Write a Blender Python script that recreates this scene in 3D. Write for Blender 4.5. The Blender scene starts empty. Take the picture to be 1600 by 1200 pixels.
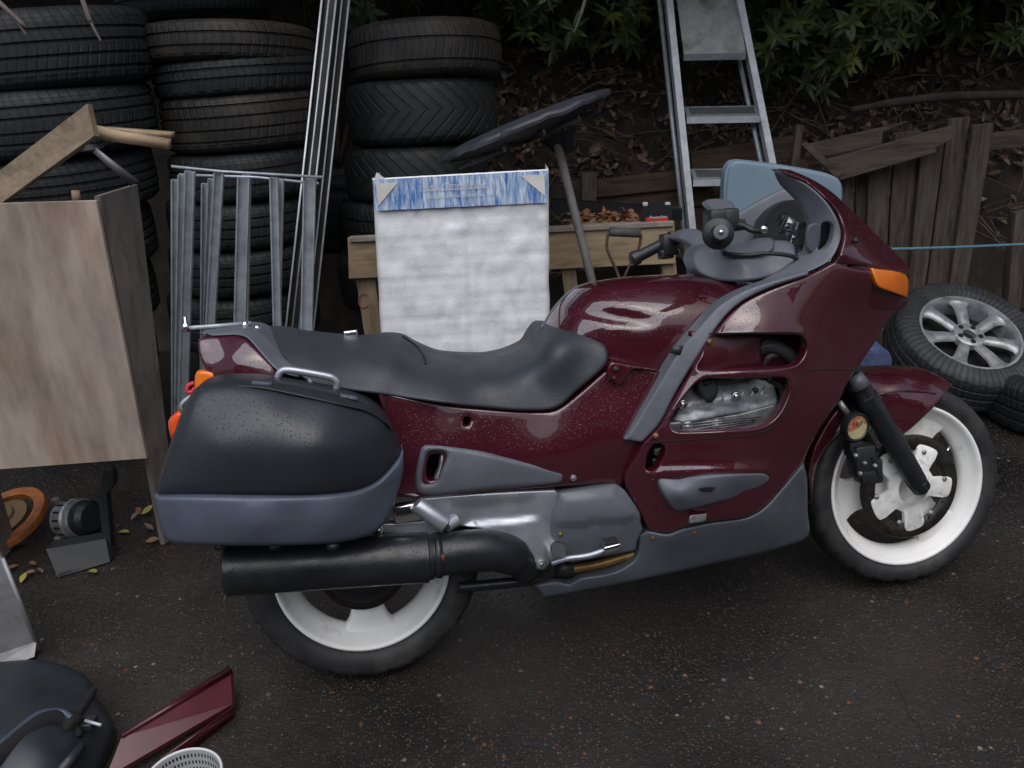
import bpy, bmesh, math, random
import numpy as np
from mathutils import Vector, Matrix
from mathutils.geometry import delaunay_2d_cdt
random.seed(7); rng = np.random.default_rng(7)
R = math.radians
scene = bpy.context.scene
COL = scene.collection

# ------------------------------------------------------------------ camera
F_PX, PITCH, CAM_H, ROLL = 1389.0, R(22.41), 1.607, R(-3.495)
_fw = np.array([0, math.cos(PITCH), -math.sin(PITCH)])
_u0 = np.array([0, math.sin(PITCH), math.cos(PITCH)]); _r0 = np.array([1.0, 0, 0])
RT = _r0*math.cos(ROLL)+_u0*math.sin(ROLL); UP = _u0*math.cos(ROLL)-_r0*math.sin(ROLL); FW = _fw
CAM = np.array([0, 0, CAM_H])
cd = bpy.data.cameras.new('camera'); cam = bpy.data.objects.new('camera', cd); COL.objects.link(cam)
cd.sensor_width = 36; cd.lens = 36*F_PX/1600; cd.clip_start = .05; cd.clip_end = 500
cam.matrix_world = Matrix(((RT[0], UP[0], -FW[0], CAM[0]), (RT[1], UP[1], -FW[1], CAM[1]), (RT[2], UP[2], -FW[2], CAM[2]), (0, 0, 0, 1)))
scene.camera = cam

# ------------------------------------------------------------------ light
SUN_EL, SUN_AZ = R(60), R(-25)          # overcast evening, brightest part of the sky behind the photographer
world = bpy.data.worlds.new('World'); scene.world = world; world.use_nodes = True
wn = world.node_tree.nodes; wl = world.node_tree.links
sky = wn.new('ShaderNodeTexSky'); sky.sky_type = 'NISHITA'; sky.sun_disc = False
sky.sun_elevation = SUN_EL; sky.sun_rotation = math.pi+SUN_AZ
sky.dust_density = 4.0; sky.air_density = 1.0; sky.ozone_density = 1.0
hs = wn.new('ShaderNodeHueSaturation'); hs.inputs['Saturation'].default_value = .8
wl.new(sky.outputs[0], hs.inputs['Color']); wl.new(hs.outputs[0], wn['Background'].inputs['Color'])
wn['Background'].inputs['Strength'].default_value = 0.05
sd = bpy.data.lights.new('sun', 'SUN'); sun = bpy.data.objects.new('sun', sd); COL.objects.link(sun)
sd.energy = 1.5; sd.angle = R(80); sd.color = (.91, .945, 1)
# the sun stands behind the camera: light travels towards +y and down
sdir = Vector((math.sin(SUN_AZ)*math.cos(SUN_EL), -math.cos(SUN_AZ)*math.cos(SUN_EL), math.sin(SUN_EL)))
sun.rotation_euler = sdir.to_track_quat('Z', 'Y').to_euler(); sun.location = (0, -3, 6)
vs = scene.view_settings; vs.view_transform = 'Standard'; vs.look = 'None'; vs.exposure = 0.85; vs.gamma = 1
vs.use_curve_mapping = False
scene.render.resolution_x = 1024; scene.render.resolution_y = 768

# ------------------------------------------------------------------ pixel helpers
def ray(u, v): return (u-800)/F_PX*RT-(v-600)/F_PX*UP+FW
def Wy(u, v, y):                                    # point of a pixel's ray on the upright plane at distance y
    d = ray(u, v); return CAM+d*(y/d[1])
def G(u, v, z=0.0):                                 # point of a pixel's ray on the ground (or a level z)
    d = ray(u, v); return CAM+d*((z-CAM_H)/d[2])
def proj(P):
    d = np.asarray(P)-CAM; w = d@FW; return np.stack([800+F_PX*(d@RT)/w, 600-F_PX*(d@UP)/w], -1)
# motorcycle frame: X forward, local y = left, Z up; leaning on its side stand
YAW, LEAN = R(9.587), R(12.6)
BD = np.array([math.cos(YAW), math.sin(YAW), 0]); BN = np.array([-BD[1], BD[0], 0])
BU = np.array([0, 0, math.cos(LEAN)])+BN*math.sin(LEAN); BL = np.cross(BU, BD)
BO = np.array([-.414, 1.947, 0.0])
BM = Matrix(((BD[0], BL[0], BU[0], BO[0]), (BD[1], BL[1], BU[1], BO[1]), (BD[2], BL[2], BU[2], BO[2]), (0, 0, 0, 1)))
def B(u, v, Y):                                     # pixel -> motorcycle local, on the plane Y metres to its right
    d = ray(u, v); n = -BL; t = (Y-(CAM-BO)@n)/(d@n); P = CAM+d*t-BO
    return np.array([P@BD, P@BL, P@BU])
def bworld(p): return BO+p[0]*BD+p[1]*BL+p[2]*BU

# ------------------------------------------------------------------ materials
MATS = {}
def mat(name, color, rough=.6, metal=0.0, coat=0.0, coat_rough=.05, var=.25, vscale=8.0, bump=0.0, bscale=60.0, color2=None, c2scale=6.0,
        c2lo=.5, c2hi=.65, drops=0.0, stretch=None, spec=.5, trans=0.0, aniso_noise=None, rvar=0.0):
    if name in MATS: return MATS[name]
    m = bpy.data.materials.new(name); m.use_nodes = True; nt = m.node_tree; n = nt.nodes; l = nt.links
    b = n['Principled BSDF']; b.inputs['Roughness'].default_value = rough; b.inputs['Metallic'].default_value = metal
    b.inputs['Coat Weight'].default_value = coat; b.inputs['Coat Roughness'].default_value = coat_rough
    b.inputs['Specular IOR Level'].default_value = spec
    if coat >= 1: b.inputs['Coat IOR'].default_value = 1.75
    if trans: b.inputs['Transmission Weight'].default_value = trans
    tc = n.new('ShaderNodeTexCoord'); mp = n.new('ShaderNodeMapping'); l.new(tc.outputs['Object'], mp.inputs[0])
    if stretch: mp.inputs['Scale'].default_value = stretch
    def noise(scale, detail=4, rough_=.6):
        t = n.new('ShaderNodeTexNoise'); t.inputs['Scale'].default_value = scale; t.inputs['Detail'].default_value = detail
        t.inputs['Roughness'].default_value = rough_; l.new(mp.outputs[0], t.inputs['Vector']); return t
    t1 = noise(vscale)
    mr = n.new('ShaderNodeMapRange'); mr.inputs['From Min'].default_value = .3; mr.inputs['From Max'].default_value = .7
    mr.inputs['To Min'].default_value = 1-var; mr.inputs['To Max'].default_value = 1+var; l.new(t1.outputs[0], mr.inputs[0])
    mx = n.new('ShaderNodeVectorMath'); mx.operation = 'SCALE'
    if color2:
        t2 = noise(c2scale, 6, .65)
        r2 = n.new('ShaderNodeMapRange'); r2.inputs['From Min'].default_value = c2lo; r2.inputs['From Max'].default_value = c2hi
        l.new(t2.outputs[0], r2.inputs[0])
        mc = n.new('ShaderNodeMix'); mc.data_type = 'RGBA'; mc.inputs[6].default_value = (*color, 1); mc.inputs[7].default_value = (*color2, 1)
        l.new(r2.outputs[0], mc.inputs[0]); l.new(mc.outputs[2], mx.inputs[0])
    else: mx.inputs[0].default_value = color
    l.new(mr.outputs[0], mx.inputs['Scale']); l.new(mx.outputs[0], b.inputs['Base Color'])
    if rvar:
        t3 = noise(vscale*1.7, 5); r3 = n.new('ShaderNodeMapRange'); r3.inputs['From Min'].default_value = .3; r3.inputs['From Max'].default_value = .7
        r3.inputs['To Min'].default_value = max(0.02, rough-rvar); r3.inputs['To Max'].default_value = rough+rvar
        l.new(t3.outputs[0], r3.inputs[0]); l.new(r3.outputs[0], b.inputs['Roughness'])
    last = None
    if bump:
        tb = noise(bscale, 5); bp = n.new('ShaderNodeBump'); bp.inputs['Strength'].default_value = bump; bp.inputs['Distance'].default_value = .004
        l.new(tb.outputs[0], bp.inputs['Height']); last = bp
    if drops:                                        # rain drops standing on the surface: fine relief
        v = n.new('ShaderNodeTexVoronoi'); v.inputs['Scale'].default_value = 230; v.inputs['Randomness'].default_value = 1
        l.new(tc.outputs['Object'], v.inputs['Vector'])
        sz = n.new('ShaderNodeSeparateColor'); l.new(v.outputs['Color'], sz.inputs[0])
        rr = n.new('ShaderNodeMapRange'); rr.inputs['From Min'].default_value = .12; rr.inputs['From Max'].default_value = 1
        rr.inputs['To Min'].default_value = 0; rr.inputs['To Max'].default_value = .34; l.new(sz.outputs[0], rr.inputs[0])
        sb = n.new('ShaderNodeMath'); sb.operation = 'SUBTRACT'; l.new(rr.outputs[0], sb.inputs[0]); l.new(v.outputs['Distance'], sb.inputs[1])
        mxm = n.new('ShaderNodeMath'); mxm.operation = 'MAXIMUM'; mxm.inputs[1].default_value = 0; l.new(sb.outputs[0], mxm.inputs[0])
        sq0 = n.new('ShaderNodeMath'); sq0.operation = 'POWER'; sq0.inputs[1].default_value = .5; l.new(mxm.outputs[0], sq0.inputs[0])
        gm_ = n.new('ShaderNodeNewGeometry'); sx = n.new('ShaderNodeSeparateXYZ'); l.new(gm_.outputs['True Normal'], sx.inputs[0])   # drops only stay where the surface faces up
        gz = n.new('ShaderNodeMapRange'); gz.inputs['From Min'].default_value = .12; gz.inputs['From Max'].default_value = .42; l.new(sx.outputs[2], gz.inputs[0])
        sq = n.new('ShaderNodeMath'); sq.operation = 'MULTIPLY'; l.new(sq0.outputs[0], sq.inputs[0]); l.new(gz.outputs[0], sq.inputs[1])
        b2 = n.new('ShaderNodeBump'); b2.inputs['Strength'].default_value = drops; b2.inputs['Distance'].default_value = .004
        l.new(sq.outputs[0], b2.inputs['Height'])
        if last: l.new(last.outputs[0], b2.inputs['Normal'])
        last = b2
        if coat: l.new(last.outputs[0], b.inputs['Coat Normal'])
    if last: l.new(last.outputs[0], b.inputs['Normal'])
    MATS[name] = m; return m

paint = mat('burgundy_paint', (.048, .003, .0105), rough=.5, metal=0, spec=.15, coat=1, coat_rough=.035, var=.12, vscale=5, drops=.5)
paint_dry = mat('burgundy_paint_dry', (.046, .003, .0085), rough=.5, metal=0, spec=.2, coat=.7, coat_rough=.15, var=.2, vscale=12)
grey = mat('grey_plastic', (.10, .108, .127), rough=.42, var=.1, vscale=15, bump=.08, bscale=500, drops=.35, rvar=.08)
grey_dark = mat('blue_grey_plastic', (.07, .083, .112), rough=.4, var=.15, vscale=9, bump=.1, bscale=400, rvar=.1)
belly_grey = mat('belly_grey_plastic', (.058, .066, .078), rough=.42, var=.18, vscale=9, bump=.1, bscale=400, rvar=.1)
case_black = mat('pannier_shell', (.019, .022, .028), rough=.36, var=.15, vscale=6, bump=.12, bscale=450, drops=.7, rvar=.06)
vinyl = mat('seat_vinyl', (.03, .034, .042), rough=.5, var=.12, vscale=7, bump=.25, bscale=420, drops=.5, rvar=.07)
blackp = mat('black_plastic', (.012, .013, .015), rough=.45, var=.3, bump=.1, bscale=200)
dark = mat('dark_void', (.004, .004, .005), rough=.9, var=.2)  # near-black; in holes and recesses its colour stands for their shade
satin = mat('black_exhaust', (.014, .015, .018), rough=.36, metal=.1, var=.3, vscale=14, bump=.12, bscale=120, rvar=.1, drops=.4)
alu = mat('cast_aluminium', (.40, .42, .46), rough=.42, metal=.75, var=.14, vscale=9, bump=.12, bscale=160, rvar=.1)
alu_dirty = mat('dirty_aluminium', (.33, .33, .34), rough=.5, metal=.7, var=.35, vscale=30, bump=.25, bscale=120, color2=(.09, .08, .07), c2scale=22, c2lo=.5, c2hi=.7)
chrome = mat('chrome', (.7, .7, .72), rough=.15, metal=1, var=.1)
steel = mat('galvanised_steel', (.40, .44, .48), rough=.42, metal=.35, var=.2, vscale=25, color2=(.27, .29, .31), c2scale=9, c2lo=.5, c2hi=.8)
steel_brown = mat('weathered_aluminium', (.06, .058, .056), rough=.4, metal=.5, var=.35, vscale=12, color2=(.07, .06, .055), c2scale=6)
ladder_alu = mat('ladder_aluminium', (.66, .68, .71), rough=.45, metal=.3, var=.18, vscale=18, color2=(.3, .3, .3), c2scale=11, c2lo=.55, c2hi=.8)
white_rim = mat('white_wheel_paint', (.80, .79, .76), rough=.38, var=.06, vscale=10, color2=(.28, .25, .21), c2scale=9, c2lo=.58, c2hi=.82, bump=.05, bscale=90)
hub_white = mat('white_oversprayed_hub', (.75, .74, .71), rough=.55, var=.15, vscale=40, color2=(.2, .18, .15), c2scale=28, c2lo=.58, c2hi=.72)
disc_steel = mat('brake_disc', (.035, .03, .026), rough=.5, metal=.6, var=.5, vscale=40, color2=(.1, .045, .02), c2scale=18, c2lo=.58, c2hi=.75)
orange = mat('orange_lens', (.75, .17, .008), rough=.18, var=.1, coat=.6, bump=.2, bscale=300)
redp = mat('red_plastic', (.55, .05, .02), rough=.4, var=.2)
gold = mat('brown_pipe', (.22, .13, .045), rough=.4, metal=.5, var=.4, vscale=20)
yellowed = mat('yellowed_paper', (.42, .36, .19), rough=.3, coat=.6, var=.2, vscale=60)
rusty = mat('rust', (.13, .05, .02), rough=.8, var=.5, vscale=40)

def tyre_mat(name, base, dust, lo, hi, n=60, slant=9.0, depth=1.0):
    m = mat(name, base, rough=.62, var=.3, vscale=9, color2=dust, c2scale=4.5, c2lo=lo, c2hi=hi, bump=.2, bscale=130)
    nt = m.node_tree; nd = nt.nodes; l = nt.links
    tc = nd.new('ShaderNodeTexCoord'); sp = nd.new('ShaderNodeSeparateXYZ'); l.new(tc.outputs['Object'], sp.inputs[0])
    at = nd.new('ShaderNodeMath'); at.operation = 'ARCTAN2'; l.new(sp.outputs[1], at.inputs[0]); l.new(sp.outputs[0], at.inputs[1])
    az = nd.new('ShaderNodeMath'); az.operation = 'ABSOLUTE'; l.new(sp.outputs[2], az.inputs[0])
    ma = nd.new('ShaderNodeMath'); ma.operation = 'MULTIPLY'; ma.inputs[1].default_value = n; l.new(at.outputs[0], ma.inputs[0])
    mz = nd.new('ShaderNodeMath'); mz.operation = 'MULTIPLY'; mz.inputs[1].default_value = slant*10; l.new(az.outputs[0], mz.inputs[0])
    ad = nd.new('ShaderNodeMath'); ad.operation = 'ADD'; l.new(ma.outputs[0], ad.inputs[0]); l.new(mz.outputs[0], ad.inputs[1])
    si = nd.new('ShaderNodeMath'); si.operation = 'SINE'; l.new(ad.outputs[0], si.inputs[0])
    r = nd.new('ShaderNodeMapRange'); r.inputs['From Min'].default_value = .55; r.inputs['From Max'].default_value = .9
    r.inputs['To Min'].default_value = 1; r.inputs['To Max'].default_value = 0; l.new(si.outputs[0], r.inputs[0])
    b = nd.new('ShaderNodeBump'); b.inputs['Strength'].default_value = depth; b.inputs['Distance'].default_value = .006
    l.new(r.outputs[0], b.inputs['Height'])
    pb = nd['Principled BSDF']; old = pb.inputs['Normal'].links[0].from_socket
    l.new(old, b.inputs['Normal']); l.new(b.outputs[0], pb.inputs['Normal'])
    return m
rub_blue = tyre_mat('tyre_rubber_cool', (.0075, .0088, .010), (.0165, .0185, .02), .45, .7, 70, 6, .55)
rub_brown = tyre_mat('tyre_rubber_dusty', (.012, .011, .010), (.038, .032, .026), .4, .7, 64, 5, .5)
rub_vee = tyre_mat('tyre_rubber_vee', (.011, .0125, .0125), (.026, .025, .0225), .5, .75, 34, 11, 1)
rub_bike = mat('motorcycle_tyre_rubber', (.016, .016, .017), rough=.6, var=.35, vscale=14, color2=(.04, .038, .036), c2scale=8, bump=.2, bscale=150)

def wood(name, base, dk, scale=(1, 1, 1), rough=.75, bump=.35):
    return mat(name, base, rough=rough, var=.3, vscale=9, color2=dk, c2scale=7, c2lo=.42, c2hi=.72, stretch=scale, bump=bump, bscale=40)

# ------------------------------------------------------------------ mesh helpers
def tag(o, label=None, cat=None, group=None, kind=None):
    if label: o['label'] = label
    if cat: o['category'] = cat
    if group: o['group'] = group
    if kind: o['kind'] = kind
    return o
def empty(name, loc=(0, 0, 0)):
    o = bpy.data.objects.new(name, None); COL.objects.link(o); o.location = loc; o.empty_display_size = .1; return o
OFF = {}
def thing(name, loc, label, cat, group=None):         # an Empty at the thing's base; its parts are given in world metres
    o = empty(name, tuple(map(float, loc))); OFF[o.name] = tuple(map(float, loc)); return tag(o, label, cat, group)
def mobj(name, V, F, m, parent=None, smooth=True, matrix=None, auto=None):
    off = OFF.get(parent.name, (0, 0, 0)) if parent else (0, 0, 0)
    V = [(v[0]-off[0], v[1]-off[1], v[2]-off[2]) for v in V]
    me = bpy.data.meshes.new(name); me.from_pydata([tuple(map(float, v)) for v in V], [], [tuple(map(int, f)) for f in F]); me.update()
    bm = bmesh.new(); bm.from_mesh(me); bmesh.ops.recalc_face_normals(bm, faces=bm.faces)
    if auto is not None:
        for e in bm.edges:
            if len(e.link_faces) == 2 and e.calc_face_angle(0) > R(auto): e.smooth = False
    bm.to_mesh(me); bm.free()
    for p in me.polygons: p.use_smooth = smooth
    me.materials.append(m)
    o = bpy.data.objects.new(name, me); COL.objects.link(o)
    if parent: o.parent = parent
    if matrix is not None: o.matrix_local = matrix
    OFF[o.name] = off
    return o
def merge(parts):
    V = []; F = []
    for v, f in parts:
        k = len(V); V += [tuple(p) for p in v]; F += [tuple(i+k for i in q) for q in f]
    return V, F
def frame_from(a, b, up=(0, 0, 1)):
    a = np.array(a, float); b = np.array(b, float); x = b-a; L = np.linalg.norm(x); x /= L
    up = np.array(up, float); y = np.cross(up, x)
    if np.linalg.norm(y) < 1e-4: y = np.cross((0, 1, 0), x)
    y /= np.linalg.norm(y); z = np.cross(x, y); return x, y, z, L
def tube(path, rad, segs=12, caps=True):
    P = [np.array(p, float) for p in path]; n = len(P); rad = [rad]*n if np.isscalar(rad) else list(rad)
    V = []; F = []; ref = None
    for i in range(n):
        t = P[min(i+1, n-1)]-P[max(i-1, 0)]; t /= np.linalg.norm(t)+1e-12
        if ref is None: ref = np.array((0, 0, 1.)) if abs(t[2]) < .9 else np.array((1., 0, 0))
        a = ref-t*(ref@t); a /= np.linalg.norm(a); ref = a; b = np.cross(t, a)
        for k in range(segs):
            q = 2*math.pi*k/segs; V.append(P[i]+rad[i]*(math.cos(q)*a+math.sin(q)*b))
    for i in range(n-1):
        for k in range(segs): F.append((i*segs+k, i*segs+(k+1) % segs, (i+1)*segs+(k+1) % segs, (i+1)*segs+k))
    if caps: F.append(tuple(range(segs))[::-1]); F.append(tuple((n-1)*segs+k for k in range(segs)))
    return V, F
def cr(path, per=6):                                 # smooth curve through points
    P = [np.array(p, float) for p in path]; out = []
    for i in range(len(P)-1):
        p0 = P[max(i-1, 0)]; p1 = P[i]; p2 = P[i+1]; p3 = P[min(i+2, len(P)-1)]
        for k in range(per):
            t = k/per; out.append(.5*((2*p1)+(-p0+p2)*t+(2*p0-5*p1+4*p2-p3)*t*t+(-p0+3*p1-3*p2+p3)*t**3))
    out.append(P[-1]); return out
def rbox(c, half, ax=None, bev=.004):                # bevelled box: centre, half sizes, axes
    ax = np.eye(3) if ax is None else np.array(ax); c = np.array(c, float); h = np.array(half, float); b = min(bev, h.min()*.45)
    bm = bmesh.new(); bmesh.ops.create_cube(bm, size=2)
    for v in bm.verts: v.co = Vector((v.co.x*h[0], v.co.y*h[1], v.co.z*h[2]))
    if b > 0: bmesh.ops.bevel(bm, geom=list(bm.edges), offset=b, segments=2, profile=.5, affect='EDGES')
    V = [c+v.co.x*ax[0]+v.co.y*ax[1]+v.co.z*ax[2] for v in bm.verts]; F = [[v.index for v in f.verts] for f in bm.faces]
    bm.free(); return V, F
def beam(a, b, w, h, up=(0, 0, 1), bev=.003):        # bar from a to b, width across, height along up
    x, y, z, L = frame_from(a, b, up); return rbox((np.array(a)+np.array(b))/2, (L/2, w/2, h/2), (x, y, z), bev)
def lathe(profile, segs=64, close=False):
    V = []; F = []; n = len(profile)
    for k in range(segs):
        q = 2*math.pi*k/segs
        for r, z in profile: V.append((r*math.cos(q), r*math.sin(q), z))
    m = n if close else n-1
    for k in range(segs):
        for i in range(m):
            a, b = k*n+i, k*n+(i+1) % n; c, d = ((k+1) % segs)*n+(i+1) % n, ((k+1) % segs)*n+i
            F.append((a, b, c, d))
    return V, F
def xf(vf, M):
    return [tuple(M@Vector(tuple(map(float, v)))) for v in vf[0]], vf[1]
def inside(P, poly):
    poly = np.asarray(poly); x, y = P[:, 0], P[:, 1]; r = np.zeros(len(P), bool); j = len(poly)-1
    for i in range(len(poly)):
        xi, yi = poly[i]; xj, yj = poly[j]
        c = ((yi > y) != (yj > y)) & (x < (xj-xi)*(y-yi)/(yj-yi+1e-12)+xi); r ^= c; j = i
    return r
def bdist(P, poly):
    poly = np.asarray(poly); A = poly; Bq = np.roll(poly, -1, 0); d = np.full(len(P), 1e9)
    for a, b in zip(A, Bq):
        ab = b-a; t = np.clip(((P-a)@ab)/(ab@ab+1e-9), 0, 1); d = np.minimum(d, np.linalg.norm(P-a-t[:, None]*ab, axis=1))
    return d
def smooth_loop(pts, step=7.0):                      # closed outline; a third element marks a sharp corner
    P = np.array([p[:2] for p in pts], float); sh = [len(p) > 2 for p in pts]; n = len(P); out = []
    for i in range(n):
        p0, p1, p2, p3 = P[i-1], P[i], P[(i+1) % n], P[(i+2) % n]; L = np.linalg.norm(p2-p1)
        m1 = np.zeros(2) if sh[i] else .5*(p2-p0)*min(1, L/(.5*np.linalg.norm(p2-p0)+1e-6))
        m2 = np.zeros(2) if sh[(i+1) % n] else .5*(p3-p1)*min(1, L/(.5*np.linalg.norm(p3-p1)+1e-6))
        k = max(1, int(round(L/step)))
        for q in range(k):
            t = q/k; out.append((2*t**3-3*t*t+1)*p1+(t**3-2*t*t+t)*m1+(-2*t**3+3*t*t)*p2+(t**3-t*t)*m2)
    return np.array(out)
def tps(ctrl, reg=1e-4):
    C = np.array(ctrl, float); X = C[:, :2]/200; n = len(X)
    d = np.linalg.norm(X[:, None]-X[None], axis=2); K = np.where(d > 0, d*d*np.log(d+1e-12), 0)+reg*np.eye(n)
    Pm = np.c_[np.ones(n), X]; A = np.block([[K, Pm], [Pm.T, np.zeros((3, 3))]]); w = np.linalg.lstsq(A, np.r_[C[:, 2], 0, 0, 0], rcond=None)[0]
    def f(Q):
        Q = np.asarray(Q)/200; d = np.linalg.norm(Q[:, None]-X[None], axis=2); K = np.where(d > 0, d*d*np.log(d+1e-12), 0)
        return K@w[:n]+w[n]+Q@w[n+1:]
    return f
def relief(name, outline, ctrl, m, parent=None, thick=.02, edge=5.0, ed=.004, holes=(), grid=9.0, mapf=None, mirror=False, step=7.0, extra=None, smooth_out=True, reg=1e-4):
    """A shaped panel: outline and depth control points are read off the photograph, the depth axis is the motorcycle's own width."""
    mapf = mapf or (lambda u, v, Y: B(u, v, Y))
    loop = smooth_loop(outline, step) if smooth_out else np.array([p[:2] for p in outline], float)
    hl = [smooth_loop(h, min(step, 5)) for h in holes]
    f = tps(ctrl, reg) if len(ctrl) > 2 else (lambda Q: np.full(len(Q), ctrl[0][2]))
    loops = [loop]+hl
    pts = [p for l in loops for p in l]; E = []; k = 0
    for l in loops:
        n = len(l); E += [(k+i, k+(i+1) % n) for i in range(n)]; k += n
    nb = k
    def alld(Q):
        d = bdist(Q, loop)
        for h in hl: d = np.minimum(d, bdist(Q, h))
        return d
    def ok(Q, md):
        r = inside(Q, loop)
        for h in hl: r &= ~inside(Q, h)
        return r & (alld(Q) > md)
    cand = []
    for l in loops:
        t = np.roll(l, -1, 0)-np.roll(l, 1, 0); t /= np.linalg.norm(t, axis=1)[:, None]+1e-9; nrm = np.c_[-t[:, 1], t[:, 0]]
        for e in (.25, .6, 1.0):
            for s in (1, -1):
                q = l+nrm*s*edge*e; cand.append(q[ok(q, edge*e*.85)])
    lo, hi = loop.min(0), loop.max(0)
    gx, gy = np.meshgrid(np.arange(lo[0], hi[0], grid), np.arange(lo[1], hi[1], grid)); gx = gx+((np.arange(gx.shape[0]) % 2)*grid/2)[:, None]
    g = np.c_[gx.ravel(), gy.ravel()]; g = g[ok(g, edge*1.0+grid*.45)]; cand.append(g)
    inner = np.concatenate(cand) if cand else np.zeros((0, 2))
    allp = np.concatenate([np.array(pts), inner])
    vo, eo, fo, ov, oe, of = delaunay_2d_cdt([Vector((float(a), float(b))) for a, b in allp], E, [], 0, 1e-4)
    V2 = np.array([(v.x, v.y) for v in vo]); cen = np.array([V2[list(t)].mean(0) for t in fo]); keep = inside(cen, loop)
    for h in hl: keep &= ~inside(cen, h)
    tri = [tuple(t) for t, kq in zip(fo, keep) if kq]
    d = alld(V2); Y = f(V2); s = np.clip(1-d/max(edge, 1e-6), 0, 1); Y = Y-ed*(1-np.sqrt(np.clip(1-s*s, 0, 1)))
    if extra is not None: Y = Y+extra(V2)
    V = [mapf(u, v, y) for (u, v), y in zip(V2, Y)]
    cnt = {}
    for t in tri:
        for a, b in ((t[0], t[1]), (t[1], t[2]), (t[2], t[0])): cnt[(min(a, b), max(a, b))] = cnt.get((min(a, b), max(a, b)), 0)+1
    bnd = [e for e, c in cnt.items() if c == 1]; bk = {}
    th = thick if callable(thick) else (lambda y: y-thick)
    for e in bnd:
        for a in e:
            if a not in bk:
                bk[a] = len(V); p = np.array(mapf(*V2[a], Y[a])); q = np.array(mapf(*V2[a], Y[a]-.01))
                if mapf.__name__ == '<lambda>':
                    V.append(p+np.array((0, 1, 0))*(Y[a]-th(Y[a])))        # straight inwards across the motorcycle
                else:
                    V.append(p+(DEPTH*(Y[a]-th(Y[a]))))
    F = tri+[(a, b, bk[b], bk[a]) for a, b in bnd]
    o = mobj(name, V, F, m, parent)
    if mirror:
        Vm = [(v[0], -v[1], v[2]) for v in V]; mobj(name, Vm, F, m, parent)
    return o
DEPTH = np.array((0, 1, 0))
def wrelief(name, outline, y, m, thick=.02, parent=None, bulge=None, **k):   # the same for a board standing at world distance y
    ctrl = bulge or [(0, 0, 0), (100, 0, 0), (0, 100, 0)]
    def wm(u, v, Y): return Wy(u, v, y-Y)
    return relief(name, outline, ctrl, m, parent, thick=thick, mapf=wm, **k)
# ================================================================== SETTING
def asphalt():
    m = bpy.data.materials.new('wet_asphalt'); m.use_nodes = True; nt = m.node_tree; n = nt.nodes; l = nt.links; b = n['Principled BSDF']
    tc = n.new('ShaderNodeTexCoord')
    def noise(s, d=5, r=.6):
        t = n.new('ShaderNodeTexNoise'); t.inputs['Scale'].default_value = s; t.inputs['Detail'].default_value = d; t.inputs['Roughness'].default_value = r
        l.new(tc.outputs['Object'], t.inputs['Vector']); return t
    def mr(src, a, c, lo, hi):
        x = n.new('ShaderNodeMapRange'); x.inputs['From Min'].default_value = a; x.inputs['From Max'].default_value = c; x.inputs['To Min'].default_value = lo; x.inputs['To Max'].default_value = hi
        l.new(src, x.inputs[0]); return x.outputs[0]
    def mix(f, a, c):
        x = n.new('ShaderNodeMix'); x.data_type = 'RGBA'
        for i, s in ((0, f), (6, a), (7, c)):
            if hasattr(s, 'is_linked'): l.new(s, x.inputs[i])
            else: x.inputs[i].default_value = s if i == 0 else (*s, 1)
        return x.outputs[2]
    patch = noise(3.1, 5, .6); big = noise(1.3, 4); fine = noise(60, 6, .7)
    col = mix(mr(big.outputs[0], .35, .65, 0, 1), (.010, .0085, .008), (.036, .0275, .0225))
    col = mix(mr(fine.outputs[0], .35, .7, 0, .8), col, (.008, .0075, .0075))
    hts = []
    for sc, thr, cols, rad in ((105, .35, ((.03, .023, .0185), (.075, .058, .047)), .48), (70, .84, ((.10, .042, .016), (.11, .098, .088)), .36), (42, .95, ((.19, .07, .022), (.22, .19, .16)), .28)):
        v = n.new('ShaderNodeTexVoronoi'); v.inputs['Scale'].default_value = sc; l.new(tc.outputs['Object'], v.inputs['Vector'])
        s = n.new('ShaderNodeSeparateColor'); l.new(v.outputs['Color'], s.inputs[0])
        on = n.new('ShaderNodeMath'); on.operation = 'GREATER_THAN'; on.inputs[1].default_value = thr; l.new(s.outputs[0], on.inputs[0])
        shp = mr(v.outputs['Distance'], rad*.7, rad, 1, 0)
        f = n.new('ShaderNodeMath'); f.operation = 'MULTIPLY'; l.new(on.outputs[0], f.inputs[0]); l.new(shp, f.inputs[1])
        f2 = n.new('ShaderNodeMath'); f2.operation = 'MULTIPLY'; l.new(f.outputs[0], f2.inputs[0]); dm = n.new('ShaderNodeMath'); dm.operation = 'MULTIPLY'; l.new(mr(s.outputs[2], 0, 1, .3, 1), dm.inputs[0]); l.new(mr(patch.outputs[0], .36, .58, .4, 1), dm.inputs[1]); l.new(dm.outputs[0], f2.inputs[1])
        cc = mix(mr(s.outputs[1], .45, .6, 0, 1), *cols); col = mix(f2.outputs[0], col, cc); hts.append(f.outputs[0])
    l.new(col, b.inputs['Base Color'])
    wet = noise(1.9, 5, .55); l.new(mr(wet.outputs[0], .38, .62, .34, .62), b.inputs['Roughness']); b.inputs['Specular IOR Level'].default_value = .45
    a1 = n.new('ShaderNodeMath'); a1.operation = 'ADD'; l.new(hts[0], a1.inputs[0]); l.new(hts[1], a1.inputs[1])
    a2 = n.new('ShaderNodeMath'); a2.operation = 'ADD'; l.new(a1.outputs[0], a2.inputs[0]); l.new(fine.outputs[0], a2.inputs[1])
    bp = n.new('ShaderNodeBump'); bp.inputs['Strength'].default_value = .9; bp.inputs['Distance'].default_value = .003; l.new(a2.outputs[0], bp.inputs['Height']); l.new(bp.outputs[0], b.inputs['Normal'])
    return m
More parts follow.
